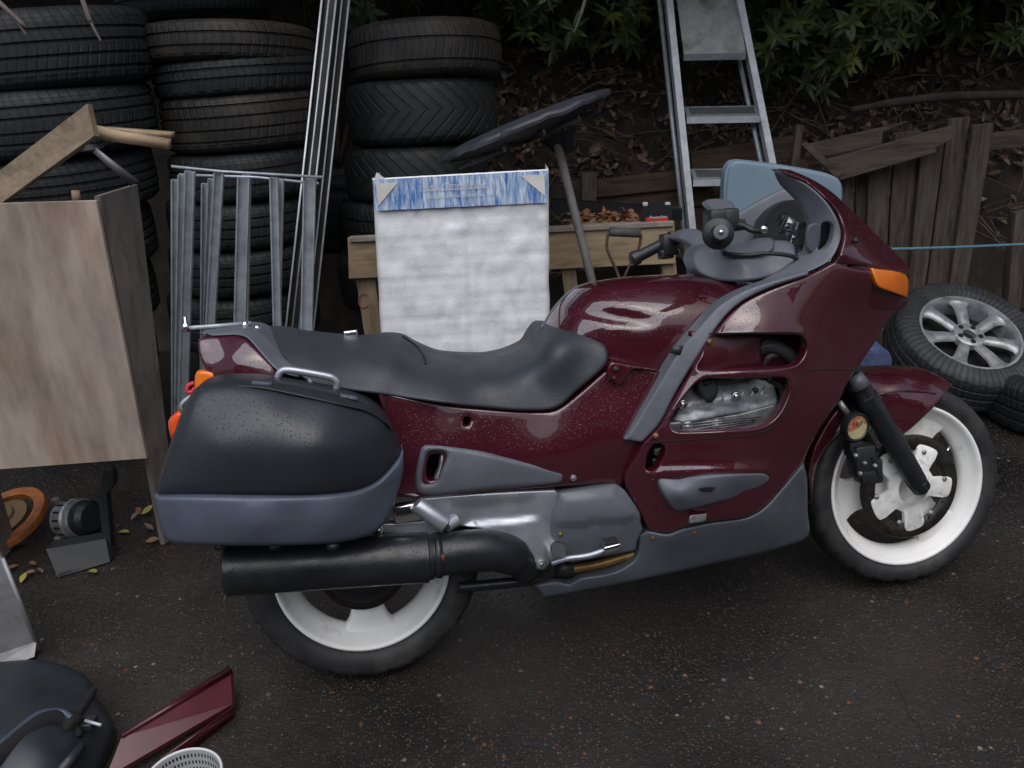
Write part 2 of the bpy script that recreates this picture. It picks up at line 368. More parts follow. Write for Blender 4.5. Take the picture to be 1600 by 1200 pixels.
# gently uneven ground, fine near the camera, running far out
def axis(lo, hi, a, b_, fine, coarse): return np.unique(np.r_[np.arange(a, b_, fine), np.linspace(lo, a, coarse), np.linspace(b_, hi, coarse)])
gx = axis(-60, 60, -2.5, 3, .07, 10); gy = axis(-60, 60, .2, 4.5, .07, 10)
from mathutils import noise as mn
V = []; nx = len(gx)
for y in gy:
    for x in gx:
        z = .006*mn.noise((x*1.7, y*1.7, 0))+.002*mn.noise((x*7, y*7, 3)) if (-3 < x < 3.5 and 0 < y < 4.6) else 0
        V.append((x, y, z-.006))
F = [(j*nx+i, j*nx+i+1, (j+1)*nx+i+1, (j+1)*nx+i) for j in range(len(gy)-1) for i in range(nx-1)]
ground = tag(mobj('ground', V, F, asphalt()), kind='structure')
# cracks in the tarmac
tar = mat('crack_dirt', (.008, .008, .008), .9)
for q in ([(1275, 905), (1288, 922), (1292, 945)], [(1397, 1060), (1410, 1082), (1420, 1112), (1440, 1135), (1446, 1170)], [(1135, 1010), (1142, 1050), (1138, 1090)], [(1500, 905), (1506, 930)]):
    P = cr([G(*p) for p in q], 6); V = []; F = []
    for i, p in enumerate(P):
        t = P[min(i+1, len(P)-1)]-P[max(i-1, 0)]; nn = np.array((-t[1], t[0], 0)); nn /= np.linalg.norm(nn); w = .0035*(.4+abs(mn.noise(p*40)))*(1 if 0 < i < len(P)-1 else .2)
        jj = .004*mn.noise(p*30); z = .006*mn.noise((p[0]*1.7, p[1]*1.7, 0))+.002*mn.noise((p[0]*7, p[1]*7, 3))-.006
        V += [(p[0]+nn[0]*(w+jj), p[1]+nn[1]*(w+jj), z+.0015), (p[0]-nn[0]*(w-jj), p[1]-nn[1]*(w-jj), z+.0015)]
    F = [(2*i, 2*i+1, 2*i+3, 2*i+2) for i in range(len(P)-1)]
    mobj('crack', V, F, tar, ground)
# loose grit
V = []; F = []
def pebble(p, s):
    k = len(V); r = rng.normal(0, .25, (6, 3)); a = rng.uniform(0, 6.28); ca, sa = math.cos(a), math.sin(a)
    for (x, y, z), q in zip(((1, 0, 0), (0, 1, 0), (-1, 0, 0), (0, -1, 0), (0, 0, .7), (0, 0, -.5)), r):
        x, y, z = x+q[0], y+q[1], z+q[2]*.5; V.append((p[0]+s*(x*ca-y*sa), p[1]+s*(x*sa+y*ca), p[2]+s*z))
    for f in ((0, 1, 4), (1, 2, 4), (2, 3, 4), (3, 0, 4), (1, 0, 5), (2, 1, 5), (3, 2, 5), (0, 3, 5)): F.append(tuple(k+i for i in f))
for _ in range(3600):
    u, v = rng.uniform(-100, 1700), rng.uniform(840, 1260); p = G(u, v); pebble((p[0], p[1], .0), rng.uniform(.0008, .0022) if rng.random() < .95 else rng.uniform(.002, .0038))
tag(mobj('grit', V, F, mat('grit_stone', (.045, .038, .033), .6, var=.7, vscale=90, color2=(.20, .085, .03), c2scale=60, c2lo=.55, c2hi=.6), smooth=False), 'fine loose grit lying on the wet tarmac', 'grit', kind='stuff')

# the earth bank behind
def bank_z(x, y):
    e = 4.55+.18*math.sin(x*.9+.4)+(.35 if x < -.2 else 0)*1.0
    t = max(0, y-e); base = -.05+ (.75 if t > 0 else 0)*min(1, t/.12) + .95*max(0, t-.1) if t > 0 else -.05
    base = min(base, 4.2)
    return base+(.10*mn.noise((x*1.6, y*1.6, 5))+.05*mn.noise((x*5, y*5, 8)))*min(1, t*4)
bx = np.arange(-7, 8, .12); by = np.arange(4.2, 9, .1)
V = [(x, y, bank_z(x, y)) for y in by for x in bx]; nx = len(bx)
F = [(j*nx+i, j*nx+i+1, (j+1)*nx+i+1, (j+1)*nx+i) for j in range(len(by)-1) for i in range(nx-1)]
soil = mat('dark_soil', (.025, .018, .013), .9, var=.5, vscale=5, color2=(.05, .036, .025), c2scale=9, bump=.8, bscale=30)
bank = tag(mobj('bank', V, F, soil), kind='structure')

# leaf litter on the bank
def leaf_geo(p, d, up, L, w, curl, V, F, seg=3):
    x = np.array(d, float); x /= np.linalg.norm(x); y = np.cross(up, x); y /= np.linalg.norm(y)+1e-9; z = np.cross(x, y); k = len(V)
    prof = (0.06, .75, 1.0, .7, .04) if seg == 4 else (.08, .95, .8, .05)
    for i in range(seg+1):
        t = i/seg; c = np.array(p)+x*L*t-z*curl*L*t*t; ww = w*prof[i]
        V += [tuple(c+y*ww+z*ww*.35), tuple(c), tuple(c-y*ww+z*ww*.35)]
    for i in range(seg):
        a = k+3*i; F += [(a, a+1, a+4, a+3), (a+1, a+2, a+5, a+4)]
V = []; F = []
for _ in range(5200):
    x = rng.uniform(-.3, 4.2); y = rng.uniform(4.55, 6.1); z = bank_z(x, y)
    if z < .3: continue
    dn = rng.normal(0, 1, 3); dn[2] -= .3; leaf_geo((x, y-.01, z+rng.uniform(.0, .05)), dn, rng.normal(0, .7, 3)+np.array((0, -.6, .8)), rng.uniform(.04, .09), rng.uniform(.010, .02), rng.uniform(-.4, .5), V, F)
tag(mobj('leaf_litter', V, F, mat('dead_leaves', (.10, .06, .036), .75, var=.7, vscale=22, color2=(.32, .25, .2), c2scale=16, c2lo=.52, c2hi=.66)), 'dead brown leaves lying on the earth bank', 'leaf litter', kind='stuff')
# dry stems and roots hanging over the bank
parts = []
for _ in range(330):
    x = rng.uniform(.1, 3.1); y = rng.uniform(4.5, 5.3); z = max(bank_z(x, y), .5)+.02
    d = np.array((rng.normal(0, .6), rng.normal(-.35, .3), rng.normal(-.1, .55))); d /= np.linalg.norm(d); L = rng.uniform(.15, .6)
    P = [np.array((x, y, z))+d*L*t+np.array((rng.normal(0, .02), rng.normal(0, .02), -.15*L*t*t+rng.normal(0, .01))) for t in np.linspace(0, 1, 5)]
    P = [np.array((p[0], min(p[1], 5.4), max(p[2], .35))) for p in P]; r = rng.uniform(.0012, .0035); parts.append(tube(P, [r, r, r*.9, r*.7, r*.4], 5, False))
tag(mobj('dry_stems', *merge(parts), mat('dry_stem', (.15, .11, .075), .8, var=.5, vscale=20)), 'thin dry stems and roots straggling down the bank', 'dry stems', kind='stuff')

# ------------------------------------------------------------------ shrubs over the bank
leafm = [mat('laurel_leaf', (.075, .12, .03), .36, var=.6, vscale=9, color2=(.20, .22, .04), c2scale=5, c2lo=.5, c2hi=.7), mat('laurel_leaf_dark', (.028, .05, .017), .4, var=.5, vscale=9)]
stemm = mat('shrub_stem', (.05, .038, .027), .8, var=.4)
def shrub(base, spread, height, n, label, m, lean=-.9, zmin=None):
    t = thing('laurel_shrub', base, label, 'shrub', 'evergreen shrubs growing over the bank'); base = np.array(base)
    br = []; V = []; F = []; lo = base[2]+.02 if zmin is None else zmin
    for k in range(11):
        tip = base+np.array((rng.uniform(-1, 1)*spread[0], rng.uniform(-1, .5)*spread[1], height*rng.uniform(.3, 1))); mid = (base+tip)/2+rng.normal(0, .08, 3)+np.array((0, 0, .15))
        br.append(tube(cr([base-np.array((0, 0, .12)), mid, tip], 5), list(np.linspace(.016, .004, 11)), 6))
    mobj('branches', *merge(br), stemm, t)
    for _ in range(n):
        q = rng.normal(0, 1, 3); q /= np.linalg.norm(q); rr = rng.uniform(.25, 1)**.45
        c = base+np.array((q[0]*spread[0]*rr, q[1]*spread[1]*rr+lean*.2, height*.5+q[2]*height*.55*rr)); s = mn.noise(c*2.3)
        if s < -.22 or c[2] < lo: continue
        ax = q*.7+np.array((0, -.5, .55))+rng.normal(0, .35, 3); ax /= np.linalg.norm(ax); a = np.cross(ax, rng.normal(0, 1, 3)); a /= np.linalg.norm(a); b = np.cross(ax, a); k = rng.integers(6, 10)
        for i in range(k):
            g = 2*math.pi*i/k+rng.normal(0, .2); d = math.cos(g)*a+math.sin(g)*b+ax*rng.uniform(.05, .7)
            leaf_geo(c, d, ax, rng.uniform(.06, .115), rng.uniform(.010, .016), rng.uniform(.0, .45), V, F)
    mobj('foliage', V, F, m, t); return t
def bz(x, y): return (x, y, bank_z(x, y))
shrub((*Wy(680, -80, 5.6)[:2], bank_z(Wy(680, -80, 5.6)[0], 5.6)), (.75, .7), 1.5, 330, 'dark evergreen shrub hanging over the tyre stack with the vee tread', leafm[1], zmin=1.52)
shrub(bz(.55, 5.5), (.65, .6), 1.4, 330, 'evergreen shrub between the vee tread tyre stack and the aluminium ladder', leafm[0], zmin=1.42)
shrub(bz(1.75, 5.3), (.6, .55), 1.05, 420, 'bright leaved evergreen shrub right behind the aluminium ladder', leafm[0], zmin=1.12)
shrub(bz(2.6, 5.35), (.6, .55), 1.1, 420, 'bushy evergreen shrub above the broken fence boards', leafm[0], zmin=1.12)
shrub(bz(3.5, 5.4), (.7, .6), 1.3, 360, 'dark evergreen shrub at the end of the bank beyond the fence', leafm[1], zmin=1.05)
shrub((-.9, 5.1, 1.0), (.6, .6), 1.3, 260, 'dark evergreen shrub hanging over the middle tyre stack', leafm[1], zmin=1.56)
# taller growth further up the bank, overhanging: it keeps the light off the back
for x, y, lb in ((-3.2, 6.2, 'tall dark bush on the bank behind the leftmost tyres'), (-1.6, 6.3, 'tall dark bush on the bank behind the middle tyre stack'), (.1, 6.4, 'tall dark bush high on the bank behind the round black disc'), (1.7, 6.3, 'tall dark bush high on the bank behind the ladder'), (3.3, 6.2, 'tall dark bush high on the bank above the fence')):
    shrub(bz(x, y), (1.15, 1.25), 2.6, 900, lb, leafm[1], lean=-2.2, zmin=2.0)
# guessed trees above the frame, unseen, added to shade the back of the yard
def tree(base, reach, n, label):
    t = thing('added_shade_tree', base, label, 'tree', 'unseen trees added to shade the back of the yard'); base = np.array(base); V = []; F = []; limbs = []
    top = base+np.array((.1, -.8, 2.2))
    mobj('trunk', *tube(cr([base-(0, 0, .2), base+(.05, -.2, .9), top], 6), list(np.linspace(.11, .06, 13)), 10), mat('tree_bark', (.05, .04, .032), .9, var=.4, bump=.8, bscale=25), t)
    for k in range(9):
        e = np.array((base[0]+rng.uniform(-1, 1)*reach[0], rng.uniform(3.0, 5.2), rng.uniform(2.3, 3.2))); limbs.append(tube(cr([top-(0, 0, .5*rng.random()), (top+e)/2+(0, 0, .25), e], 5), list(np.linspace(.04, .008, 11)), 6))
    cr_ = mobj('crown', *merge(limbs), MATS['tree_bark'], t)
    for _ in range(n):
        c = np.array((base[0]+rng.uniform(-1, 1)*reach[0], rng.uniform(2.85, 6.4), 0)); c[2] = 2.12+rng.uniform(0, 1.0)**1.3*1.3+.12*abs(c[1]-4)
        if mn.noise(c*1.7) < -.3: continue
        ax = np.array((0, -.5, .6))+rng.normal(0, .5, 3); ax /= np.linalg.norm(ax); a = np.cross(ax, rng.normal(0, 1, 3)); a /= np.linalg.norm(a); b = np.cross(ax, a)
        for i in range(7):
            g = 2*math.pi*i/7+rng.normal(0, .2); leaf_geo(c, math.cos(g)*a+math.sin(g)*b+ax*rng.uniform(.0, .5), ax, rng.uniform(.11, .18), rng.uniform(.022, .034), rng.uniform(.0, .4), V, F)
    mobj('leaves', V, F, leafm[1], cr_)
tree(bz(-2.6, 6.5), (1.35, 1), 1100, 'unseen tree added for shade over the leftmost tyre stacks')
tree(bz(.1, 6.6), (1.5, 1), 1250, 'unseen tree added for shade over the white box and the black disc')
tree(bz(2.9, 6.5), (1.5, 1), 1250, 'unseen tree added for shade over the ladder and the fence')
# hanging bare twigs at the top left
for q, lb in (([(0, 5, 2.6), (18, 22, 2.6), (42, 56, 2.6)], 'short bare twig hanging over the leftmost tyre stack'), ([(122, -20, 2.6), (140, 30, 2.6), (158, 65, 2.6)], 'long bare twig hanging between the two left tyre stacks'), ([(918, -15, 3.6), (908, 22, 3.6), (896, 52, 3.6)], 'bare twig hanging above the round black disc')):
    tag(mobj('hanging_twig', *tube(cr([Wy(*q[0])+(Wy(*q[0])-Wy(*q[1]))*(.8/abs(Wy(*q[0])-Wy(*q[1]))[2])]+[Wy(*p) for p in q], 6), list(np.linspace(.009, .0025, 19)), 7), mat('pale_twig', (.16, .13, .12), .8, var=.4)), lb, 'twig', 'bare twigs hanging from above')

# guessed building behind the photographer, unseen, added to hide the low sky from the bodywork
hse = thing('added_house', (0, -5.2, 0), 'unseen dark brick building guessed behind the photographer, added to hide the low sky', 'added_house')
brk = mat('dark_brick_wall', (.09, .055, .042), .85, var=.4, vscale=14, color2=(.05, .035, .03), c2scale=6, bump=.5, bscale=40)
mobj('wall', *rbox((0, -5.4, 1.7), (9, .2, 1.7), bev=0), brk, hse, smooth=False)
rf = mobj('roof', [(-9.4, -4.9, 3.3), (9.4, -4.9, 3.3), (9.4, -7.6, 5.4), (-9.4, -7.6, 5.4), (-9.4, -4.9, 3.42), (9.4, -4.9, 3.42), (9.4, -7.6, 5.52), (-9.4, -7.6, 5.52)], [(3, 2, 1, 0), (4, 5, 6, 7), (0, 1, 5, 4), (2, 3, 7, 6), (1, 2, 6, 5), (3, 0, 4, 7)], mat('roof_tiles', (.05, .04, .038), .8, var=.4, vscale=12), hse, smooth=False)
for x in (-5, -1.6, 2.2, 5.4):
    w_ = mobj('window', *rbox((x, -5.19, 1.75), (.6, .03, .55), bev=.01), mat('window_frame_paint', (.35, .35, .34), .5), hse); mobj('pane', *rbox((x, -5.155, 1.75), (.53, .006, .48), bev=0), mat('window_glass', (.015, .017, .02), .05, coat=1), w_)
d_ = mobj('door', *rbox((.4, -5.19, 1.0), (.45, .03, 1.0), bev=.01), mat('door_paint', (.05, .09, .07), .4), hse); mobj('handle', *rbox((.72, -5.14, 1.02), (.05, .02, .012), bev=.004), chrome, d_)

# ------------------------------------------------------------------ tyre stacks
def tyre_mesh(Ro, w, gr, ri=.58, blocks=0):
    h = w/2; prof = [(Ro*ri, -h*.72), (Ro*(ri+.03), -h*.86), (Ro*.74, -h*1.0), (Ro*.86, -h*.985), (Ro*.935, -h*.9), (Ro*.97, -h*.8)]
    zs = np.linspace(-h*.76, h*.76, 41)
    for z in zs:
        r = Ro*(1-.018*(z/(h*.76))**2)
        if any(abs(z-g*h) < .0045 for g in gr): r -= .008
        prof.append((r, z))
    prof += [(r, -z) for r, z in prof[:6][::-1]]
    prof += [(Ro*(ri-.01), h*.6), (Ro*.8, h*.88), (Ro*.93, h*.6), (Ro*.93, -h*.6), (Ro*.8, -h*.88), (Ro*(ri-.01), -h*.6)]
    V, F = lathe(prof, 96, True); V = [np.array(v) for v in V]; k = len(prof)
    for s in range(96):                               # notched shoulders
        if s % 3 == 0:
            for i in (5, 6, 7, 8, 44, 45, 46, 47): V[s*k+i][:2] *= 1-.006/Ro
    return V, F
def tyre(cx, vt, vb, yfront, Ro, m, label, grooves=(-.45, -.15, .15, .45), tilt=-8, roll=0, spin=0, group='old car tyres stacked flat'):
    a = Wy(cx, vt, yfront); b = Wy(cx, vb, yfront); w = (a[2]-b[2])*.985; c = (a+b)/2; th = R(tilt); c[0] = Wy(cx, (vt+vb)/2, yfront+Ro)[0]
    M = Matrix.Translation((c[0], yfront+Ro*math.cos(th), c[2]+Ro*math.sin(th)))@Matrix.Rotation(R(roll), 4, 'Y')@Matrix.Rotation(th, 4, 'X')@Matrix.Rotation(R(spin), 4, 'Z')
    V, F = tyre_mesh(Ro, w, grooves); o = mobj('car_tyre', V, F, m, matrix=M, auto=42); o.matrix_world = M
    return tag(o, label, 'tyre', group)
tyre(78, 6, 143, 3.05, .345, rub_blue, 'wide dark tyre with ribbed tread at the top of the leftmost stack', (-.55, -.2, .12, .45), -2, -1.5)
tyre(90, 137, 252, 3.03, .345, rub_blue, 'dark ribbed tyre second from the top of the leftmost stack', (-.5, -.2, .2, .5), -1, -1)
tyre(100, 252, 350, 3.05, .34, rub_blue, 'tyre third down in the leftmost stack, behind the chipboard flap', tilt=0)
tyre(112, 450, 545, 3.05, .34, rub_blue, 'tyre near the ground in the leftmost stack, deep behind the cabinet', tilt=0)
tyre(116, 545, 640, 3.05, .34, rub_blue, 'lowest tyre of the leftmost stack, seen under the cabinet front', tilt=0)
tyre(104, 350, 450, 3.05, .34, rub_blue, 'tyre low in the leftmost stack, behind the plywood cabinet', tilt=0)
for k, (cx, vt, vb, m, ro, g, lb, ti, rl) in enumerate((
    (356, 22, 92, rub_brown, .325, (-.3, .3), 'narrow tyre overhanging at the top of the middle stack', -7, 2.5),
    (374, 86, 150, rub_blue, .315, (-.1, .4), 'narrow blue black tyre second from the top of the middle stack', -4, -1),
    (386, 143, 240, rub_brown, .315, (-.6, -.2, .2, .6), 'dusty wide tyre with four straight grooves in the middle stack', -2, -1),
    (392, 240, 320, rub_blue, .30, (-.3, .3), 'tyre fourth down in the middle stack, above the steel rack top', -1, -1),
    (388, 320, 396, rub_blue, .30, (-.4, 0, .4), 'fifth tyre down in the middle stack, behind the steel rack', 0, 1),
    (392, 396, 470, rub_blue, .305, (-.4, 0, .4), 'sixth tyre down in the middle stack, behind the steel rack', 0, 0),
    (390, 470, 560, rub_blue, .305, (-.4, 0, .4), 'bottom tyre of the middle stack, seen between the rack posts', 0, 0))):
    tyre(cx, vt, vb, 3.3, ro, m, lb, g, ti, rl)
for cx, vt, vb, m, ro, g, lb, ti in (
    (664, 20, 117, rub_brown, .315, (-.5, .25), 'brownish tyre with two grooves at the top of the right stack', -9),
    (660, 117, 226, rub_vee, .318, (), 'big tyre with curved vee shaped tread grooves in the right stack', -7),
    (652, 228, 318, rub_vee, .31, (), 'vee tread tyre under the big one, behind the white box', -6),
    (646, 318, 410, rub_blue, .30, (-.4, 0, .4), 'fourth tyre down in the right stack, mostly behind the white box', -2),
    (640, 410, 500, rub_blue, .31, (-.4, 0, .4), 'lowest tyre of the right stack, beside the pallet leg', 0)):
    tyre(cx, vt, vb, 3.62, ro, m, lb, g, ti)
# tyres of a second row, only their dark edges show
tyre(300, -60, 22, 4.0, .33, rub_blue, 'tyre in the dark second row behind the middle stack', (-.3, .3), -4)
tyre(545, 300, 400, 4.0, .30, rub_blue, 'tyre in the dark second row between the leaning rails and the white box', (-.3, .3), 0)

# ------------------------------------------------------------------ plywood cabinet
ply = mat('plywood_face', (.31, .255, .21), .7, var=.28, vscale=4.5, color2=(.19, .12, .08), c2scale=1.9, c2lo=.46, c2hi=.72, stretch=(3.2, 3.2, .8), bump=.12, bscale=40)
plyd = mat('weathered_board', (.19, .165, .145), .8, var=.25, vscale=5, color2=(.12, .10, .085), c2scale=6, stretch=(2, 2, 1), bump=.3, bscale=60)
chip = mat('chipboard', (.27, .21, .145), .8, var=.2, vscale=60, color2=(.17, .125, .085), c2scale=14, bump=.3, bscale=160)
f0 = Wy(150, 314, 2.42); f1 = Wy(229, 716, 2.40); fl0 = Wy(-120, 322, 2.42); fl1 = Wy(-120, 742, 2.40)
cab = thing('plywood_cabinet', (f1[0], 2.6, 0), 'open plywood cabinet with a pale front board and a void beneath it', 'cabinet')
def slab(P, th, bev=.002):                           # quad corners (in order) and a thickness vector
    P = [np.array(p) for p in P]; V = P+[p+th for p in P]; return V, [(0, 1, 2, 3), (7, 6, 5, 4), (0, 4, 5, 1), (1, 5, 6, 2), (2, 6, 7, 3), (3, 7, 4, 0)]
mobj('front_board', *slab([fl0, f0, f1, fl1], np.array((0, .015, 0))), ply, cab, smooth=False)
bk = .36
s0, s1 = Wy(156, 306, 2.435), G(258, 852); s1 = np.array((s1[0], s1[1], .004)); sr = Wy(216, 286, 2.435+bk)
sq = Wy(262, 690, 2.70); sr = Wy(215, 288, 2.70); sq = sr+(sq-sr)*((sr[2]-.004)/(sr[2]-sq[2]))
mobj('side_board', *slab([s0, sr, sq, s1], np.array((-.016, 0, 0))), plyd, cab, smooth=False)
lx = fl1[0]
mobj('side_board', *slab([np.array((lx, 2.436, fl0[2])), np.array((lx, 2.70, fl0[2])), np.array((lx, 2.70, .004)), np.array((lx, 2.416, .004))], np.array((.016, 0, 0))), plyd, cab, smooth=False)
mobj('nail', *tube([Wy(118, 298, 2.5), Wy(120, 316, 2.5)], .012, 8), mat('offcut', (.3, .19, .13), .8), cab)
b1 = Wy(-90, 360, 2.46); b2 = Wy(140, 190, 2.47)
tag(mobj('chipboard_flap', *slab([Wy(-60, 312, 2.44), Wy(136, 162, 2.46), Wy(147, 205, 2.46), Wy(138, 219, 2.455), Wy(5, 316, 2.43), Wy(-60, 360, 2.43)][:2]+[Wy(147, 212, 2.46), Wy(-60, 362, 2.43)], np.array((.006, .016, -.004))), chip, smooth=False), 'tilted chipboard strip leaning across the top of the plywood cabinet', 'board')
pk = merge([slab([Wy(142, 197, 2.50), Wy(262, 219, 2.52), Wy(262, 234, 2.52), Wy(140, 216, 2.50)], np.array((0, .03, 0))), slab([Wy(158, 200, 2.54), Wy(266, 208, 2.56), Wy(266, 216, 2.56), Wy(158, 212, 2.54)], np.array((0, .04, 0)))])
tag(mobj('timber_batten', *pk, mat('raw_timber', (.33, .24, .155), .75, var=.25, vscale=8, color2=(.2, .13, .08), c2scale=6, stretch=(1, 6, 6), bump=.25)), 'raw timber batten sticking out behind the chipboard strip', 'batten')
al = merge([slab([Wy(137, 231, 2.48), Wy(150, 231, 2.48), Wy(217, 283, 2.5), Wy(204, 291, 2.5)], np.array((0, .004, 0))), slab([Wy(106, 240, 2.47), Wy(122, 230, 2.47), Wy(150, 231, 2.48), Wy(148, 235, 2.48)], np.array((0, .06, 0)))])
tag(mobj('metal_angle', *al, mat('dull_angle', (.16, .15, .15), .5, metal=.6, var=.3)), 'dull bent metal angle strip under the chipboard strip', 'metal strip')
# things lying in and before the cabinet
alt = thing('alternator', G(118, 850), 'silver car alternator with vented casing on the ground under the cabinet', 'alternator')
c = G(118, 850)+np.array((0, .03, .085)); Ma = Matrix.Translation(Vector(c))@Matrix.Rotation(R(-25), 4, 'Z')@Matrix.Rotation(R(78), 4, 'Y')
mobj('casing', *xf(lathe([(0, -.05), (.05, -.05), (.066, -.035), (.07, -.02), (.07, .02), (.066, .024), (.064, .03), (.069, .034), (.069, .05), (.05, .06), (0, .06)], 36), Ma), alu_dirty, alt, auto=30)
for k in range(16):
    a = 2*math.pi*k/16; mobj('vent_slot', *xf(rbox((.0685*math.cos(a), .0685*math.sin(a), .0), (.004, .003, .014), bev=0), Ma), dark, alt, smooth=False)
mobj('rear_cap', *xf(lathe([(.062, .05), (.06, .085), (.045, .1), (0, .1)], 30), Ma), blackp, alt, auto=30)
mobj('pulley', *xf(lathe([(0, -.085), (.02, -.085), (.026, -.08), (.02, -.072), (.026, -.066), (.02, -.06), (.02, -.05)], 24), Ma), steel, alt, auto=30)
for a in (60, 190, 310):
    mobj('mounting_lug', *xf(rbox((.076*math.cos(R(a)), .076*math.sin(R(a)), -.03), (.014, .012, .012), bev=.004), Ma), alu_dirty, alt)
bra = thing('battery_tray', G(130, 890), 'dark plastic battery tray with an upright bracket beside the alternator', 'tray')
trm = mat('tray_plastic', (.018, .02, .022), .55, var=.3, bump=.15)
wrelief('upright', [(160, 735, 1), (172, 732), (177, 740), (178, 760), (168, 770), (170, 800), (174, 850), (174, 868, 1), (162, 868, 1), (156, 800), (151, 768), (158, 758)], G(165, 868)[1], trm, thick=.03, parent=bra, edge=2, ed=.004, grid=8)
tb = G(90, 898); 
mobj('base', *slab([Wy(72, 858, G(85, 890)[1]), Wy(165, 842, G(170, 868)[1]), G(172, 878), G(90, 902)], np.array((.0, .05, .0))), trm, bra, smooth=False)
mobj('lip', *tube([G(92, 900)+(0, 0, .004), G(174, 874)+(0, 0, .004)], .006, 8), trm, bra)
od = thing('orange_ring', G(20, 850), 'rusty orange metal ring lying on the ground beside the alternator', 'metal ring')
Mo = Matrix.Translation(Vector(G(8, 838))+Vector((0, .02, .05)))@Matrix.Rotation(R(16), 4, 'X')@Matrix.Rotation(R(-10), 4, 'Y')
mobj('outer_ring', *xf(lathe([(.115, .0), (.115, .016), (.152, .016), (.155, .012), (.155, -.01), (.115, -.01)], 48, True), Mo), mat('orange_rust_paint', (.24, .075, .016), .6, var=.4, vscale=20), od, auto=40)
mobj('inner_boss', *xf(lathe([(0, .03), (.045, .03), (.05, .02), (.09, .015), (.09, -.005)], 36), Mo), mat('olive_metal', (.09, .055, .02), .6, var=.4), od, auto=40)
# fallen leaves on the tarmac by the cabinet
lm = [mat('yellow_leaf', (.28, .25, .05), .6, var=.3), mat('brown_leaf', (.17, .09, .045), .7, var=.4), mat('pink_grey_leaf', (.2, .13, .11), .7, var=.3)]
for k, (u, v, mi, lb) in enumerate(((140, 893, 0, 'yellow green leaf against the foot of the battery tray'), (33, 913, 0, 'yellow leaf beside the metal trough'), (46, 880, 1, 'brown leaf among others between the orange ring and the metal plank'), (58, 890, 2, 'pinkish leaf between the orange ring and the battery tray'), (40, 897, 2, 'pale pinkish leaf lying nearest the folded lip of the metal plank'), (215, 795, 1, 'brown leaf in the dark corner under the cabinet side'), (222, 806, 0, 'yellowish leaf in the dark corner under the cabinet side'), (203, 834, 0, 'yellow green leaf halfway between the battery tray and the pannier'), (228, 848, 1, 'brown leaf at the foot of the cabinet side board'), (205, 815, 2, 'pinkish leaf in the dark corner under the cabinet side'), (240, 830, 2, 'pinkish leaf at the foot of the cabinet side board'), (30, 885, 1, 'brown leaf close to the metal plank edge'), (362, 858, 2, 'pinkish dead leaf under the pannier behind the muffler end'), (600, 1040, 1, 'brown leaf beside the rear tyre'))):
    V = []; F = []; a = rng.uniform(0, 6.28); leaf_geo(G(u, v)+(0, 0, .006), (math.cos(a), math.sin(a), .15), (rng.normal(0, .3), rng.normal(0, .3), 1), rng.uniform(.035, .055), rng.uniform(.008, .013), rng.uniform(-.3, .3), V, F, 4)
    tag(mobj('fallen_leaf', V, F, lm[mi]), lb or 'small dead leaf lying on the tarmac', 'leaf', 'fallen leaves on the tarmac')

# ------------------------------------------------------------------ steel rack and leaning rails
rack = thing('steel_rack', (*Wy(390, 560, 2.85)[:2], 0), 'upright rack of galvanised steel channels joined by a thin top frame', 'rack')
def channel(a, b, w=.03, d=.018, t=.0045, face=(0, -1, 0), front=False):
    x, y, z, L = frame_from(a, b, face); c = (np.array(a)+np.array(b))/2     # z ~ towards the camera
    return merge([rbox(c+z*d*(.5 if front else -.5), (L/2, w/2, t/2), (x, y, z), 0), rbox(c+y*w/2, (L/2, t/2, d/2), (x, y, z), 0), rbox(c-y*w/2, (L/2, t/2, d/2), (x, y, z), 0)])
for u0, v0, u1, v1, y, w in ((297, 268, 286, 640, 2.80, .026), (285, 274, 279, 640, 2.9, .022), (274, 281, 274, 640, 2.98, .02), (342, 271, 327, 540, 2.85, .026), (331, 280, 322, 540, 2.95, .02), (320, 287, 318, 540, 3.0, .016),
                             (381, 279, 374, 540, 2.86, .034), (386, 272, 382, 540, 2.95, .02), (428, 278, 434, 540, 2.87, .022), (438, 280, 432, 540, 2.92, .018), (484, 278, 478, 560, 2.88, .034)):
    a = Wy(u0, v0, y); b = Wy(u1, v1, y); b2 = a+(b-a)*((a[2]-.004)/(a[2]-b[2])); mobj('post', *channel(a, b2, w), steel, rack, smooth=False)
for q in ([(268, 260, 2.84), (345, 268, 2.85), (505, 277, 2.87)], [(280, 273, 2.92), (400, 277, 2.93), (498, 287, 2.95)]):
    mobj('top_bar', *tube([Wy(*p) for p in q], .0045, 8), steel, rack)
for u, y, lb in (((510, 455), 3.1, 'weathered aluminium rail with one bright edge leaning on the tyres'), ((530, 478), 3.16, 'weathered aluminium rail leaning outermost over the steel rack, chipped along its edge')):
    a = Wy(u[0]+12, -60, y+.12); b = Wy(u[1], 540, y-.05); b2 = a+(b-a)*((a[2]-.004)/(a[2]-b[2]))
    o = thing('aluminium_rail', (b2[0], b2[1], 0), lb, 'rail', 'long aluminium rails leaning against the tyres')
    mobj('web', *channel(a, b2, .042, .03, .003), steel_brown, o, smooth=False)
    x, yv, z, L = frame_from(a, b2, (0, -1, 0))
    for s in (1, -1): mobj('flange', *tube([a+yv*.023*s+z*.016, b2+yv*.023*s+z*.016], .0035, 8), ladder_alu if s == -1 else steel, o)
    mobj('inner_rib', *tube([a+z*.019, b2+z*.019], .003, 8), steel, o)

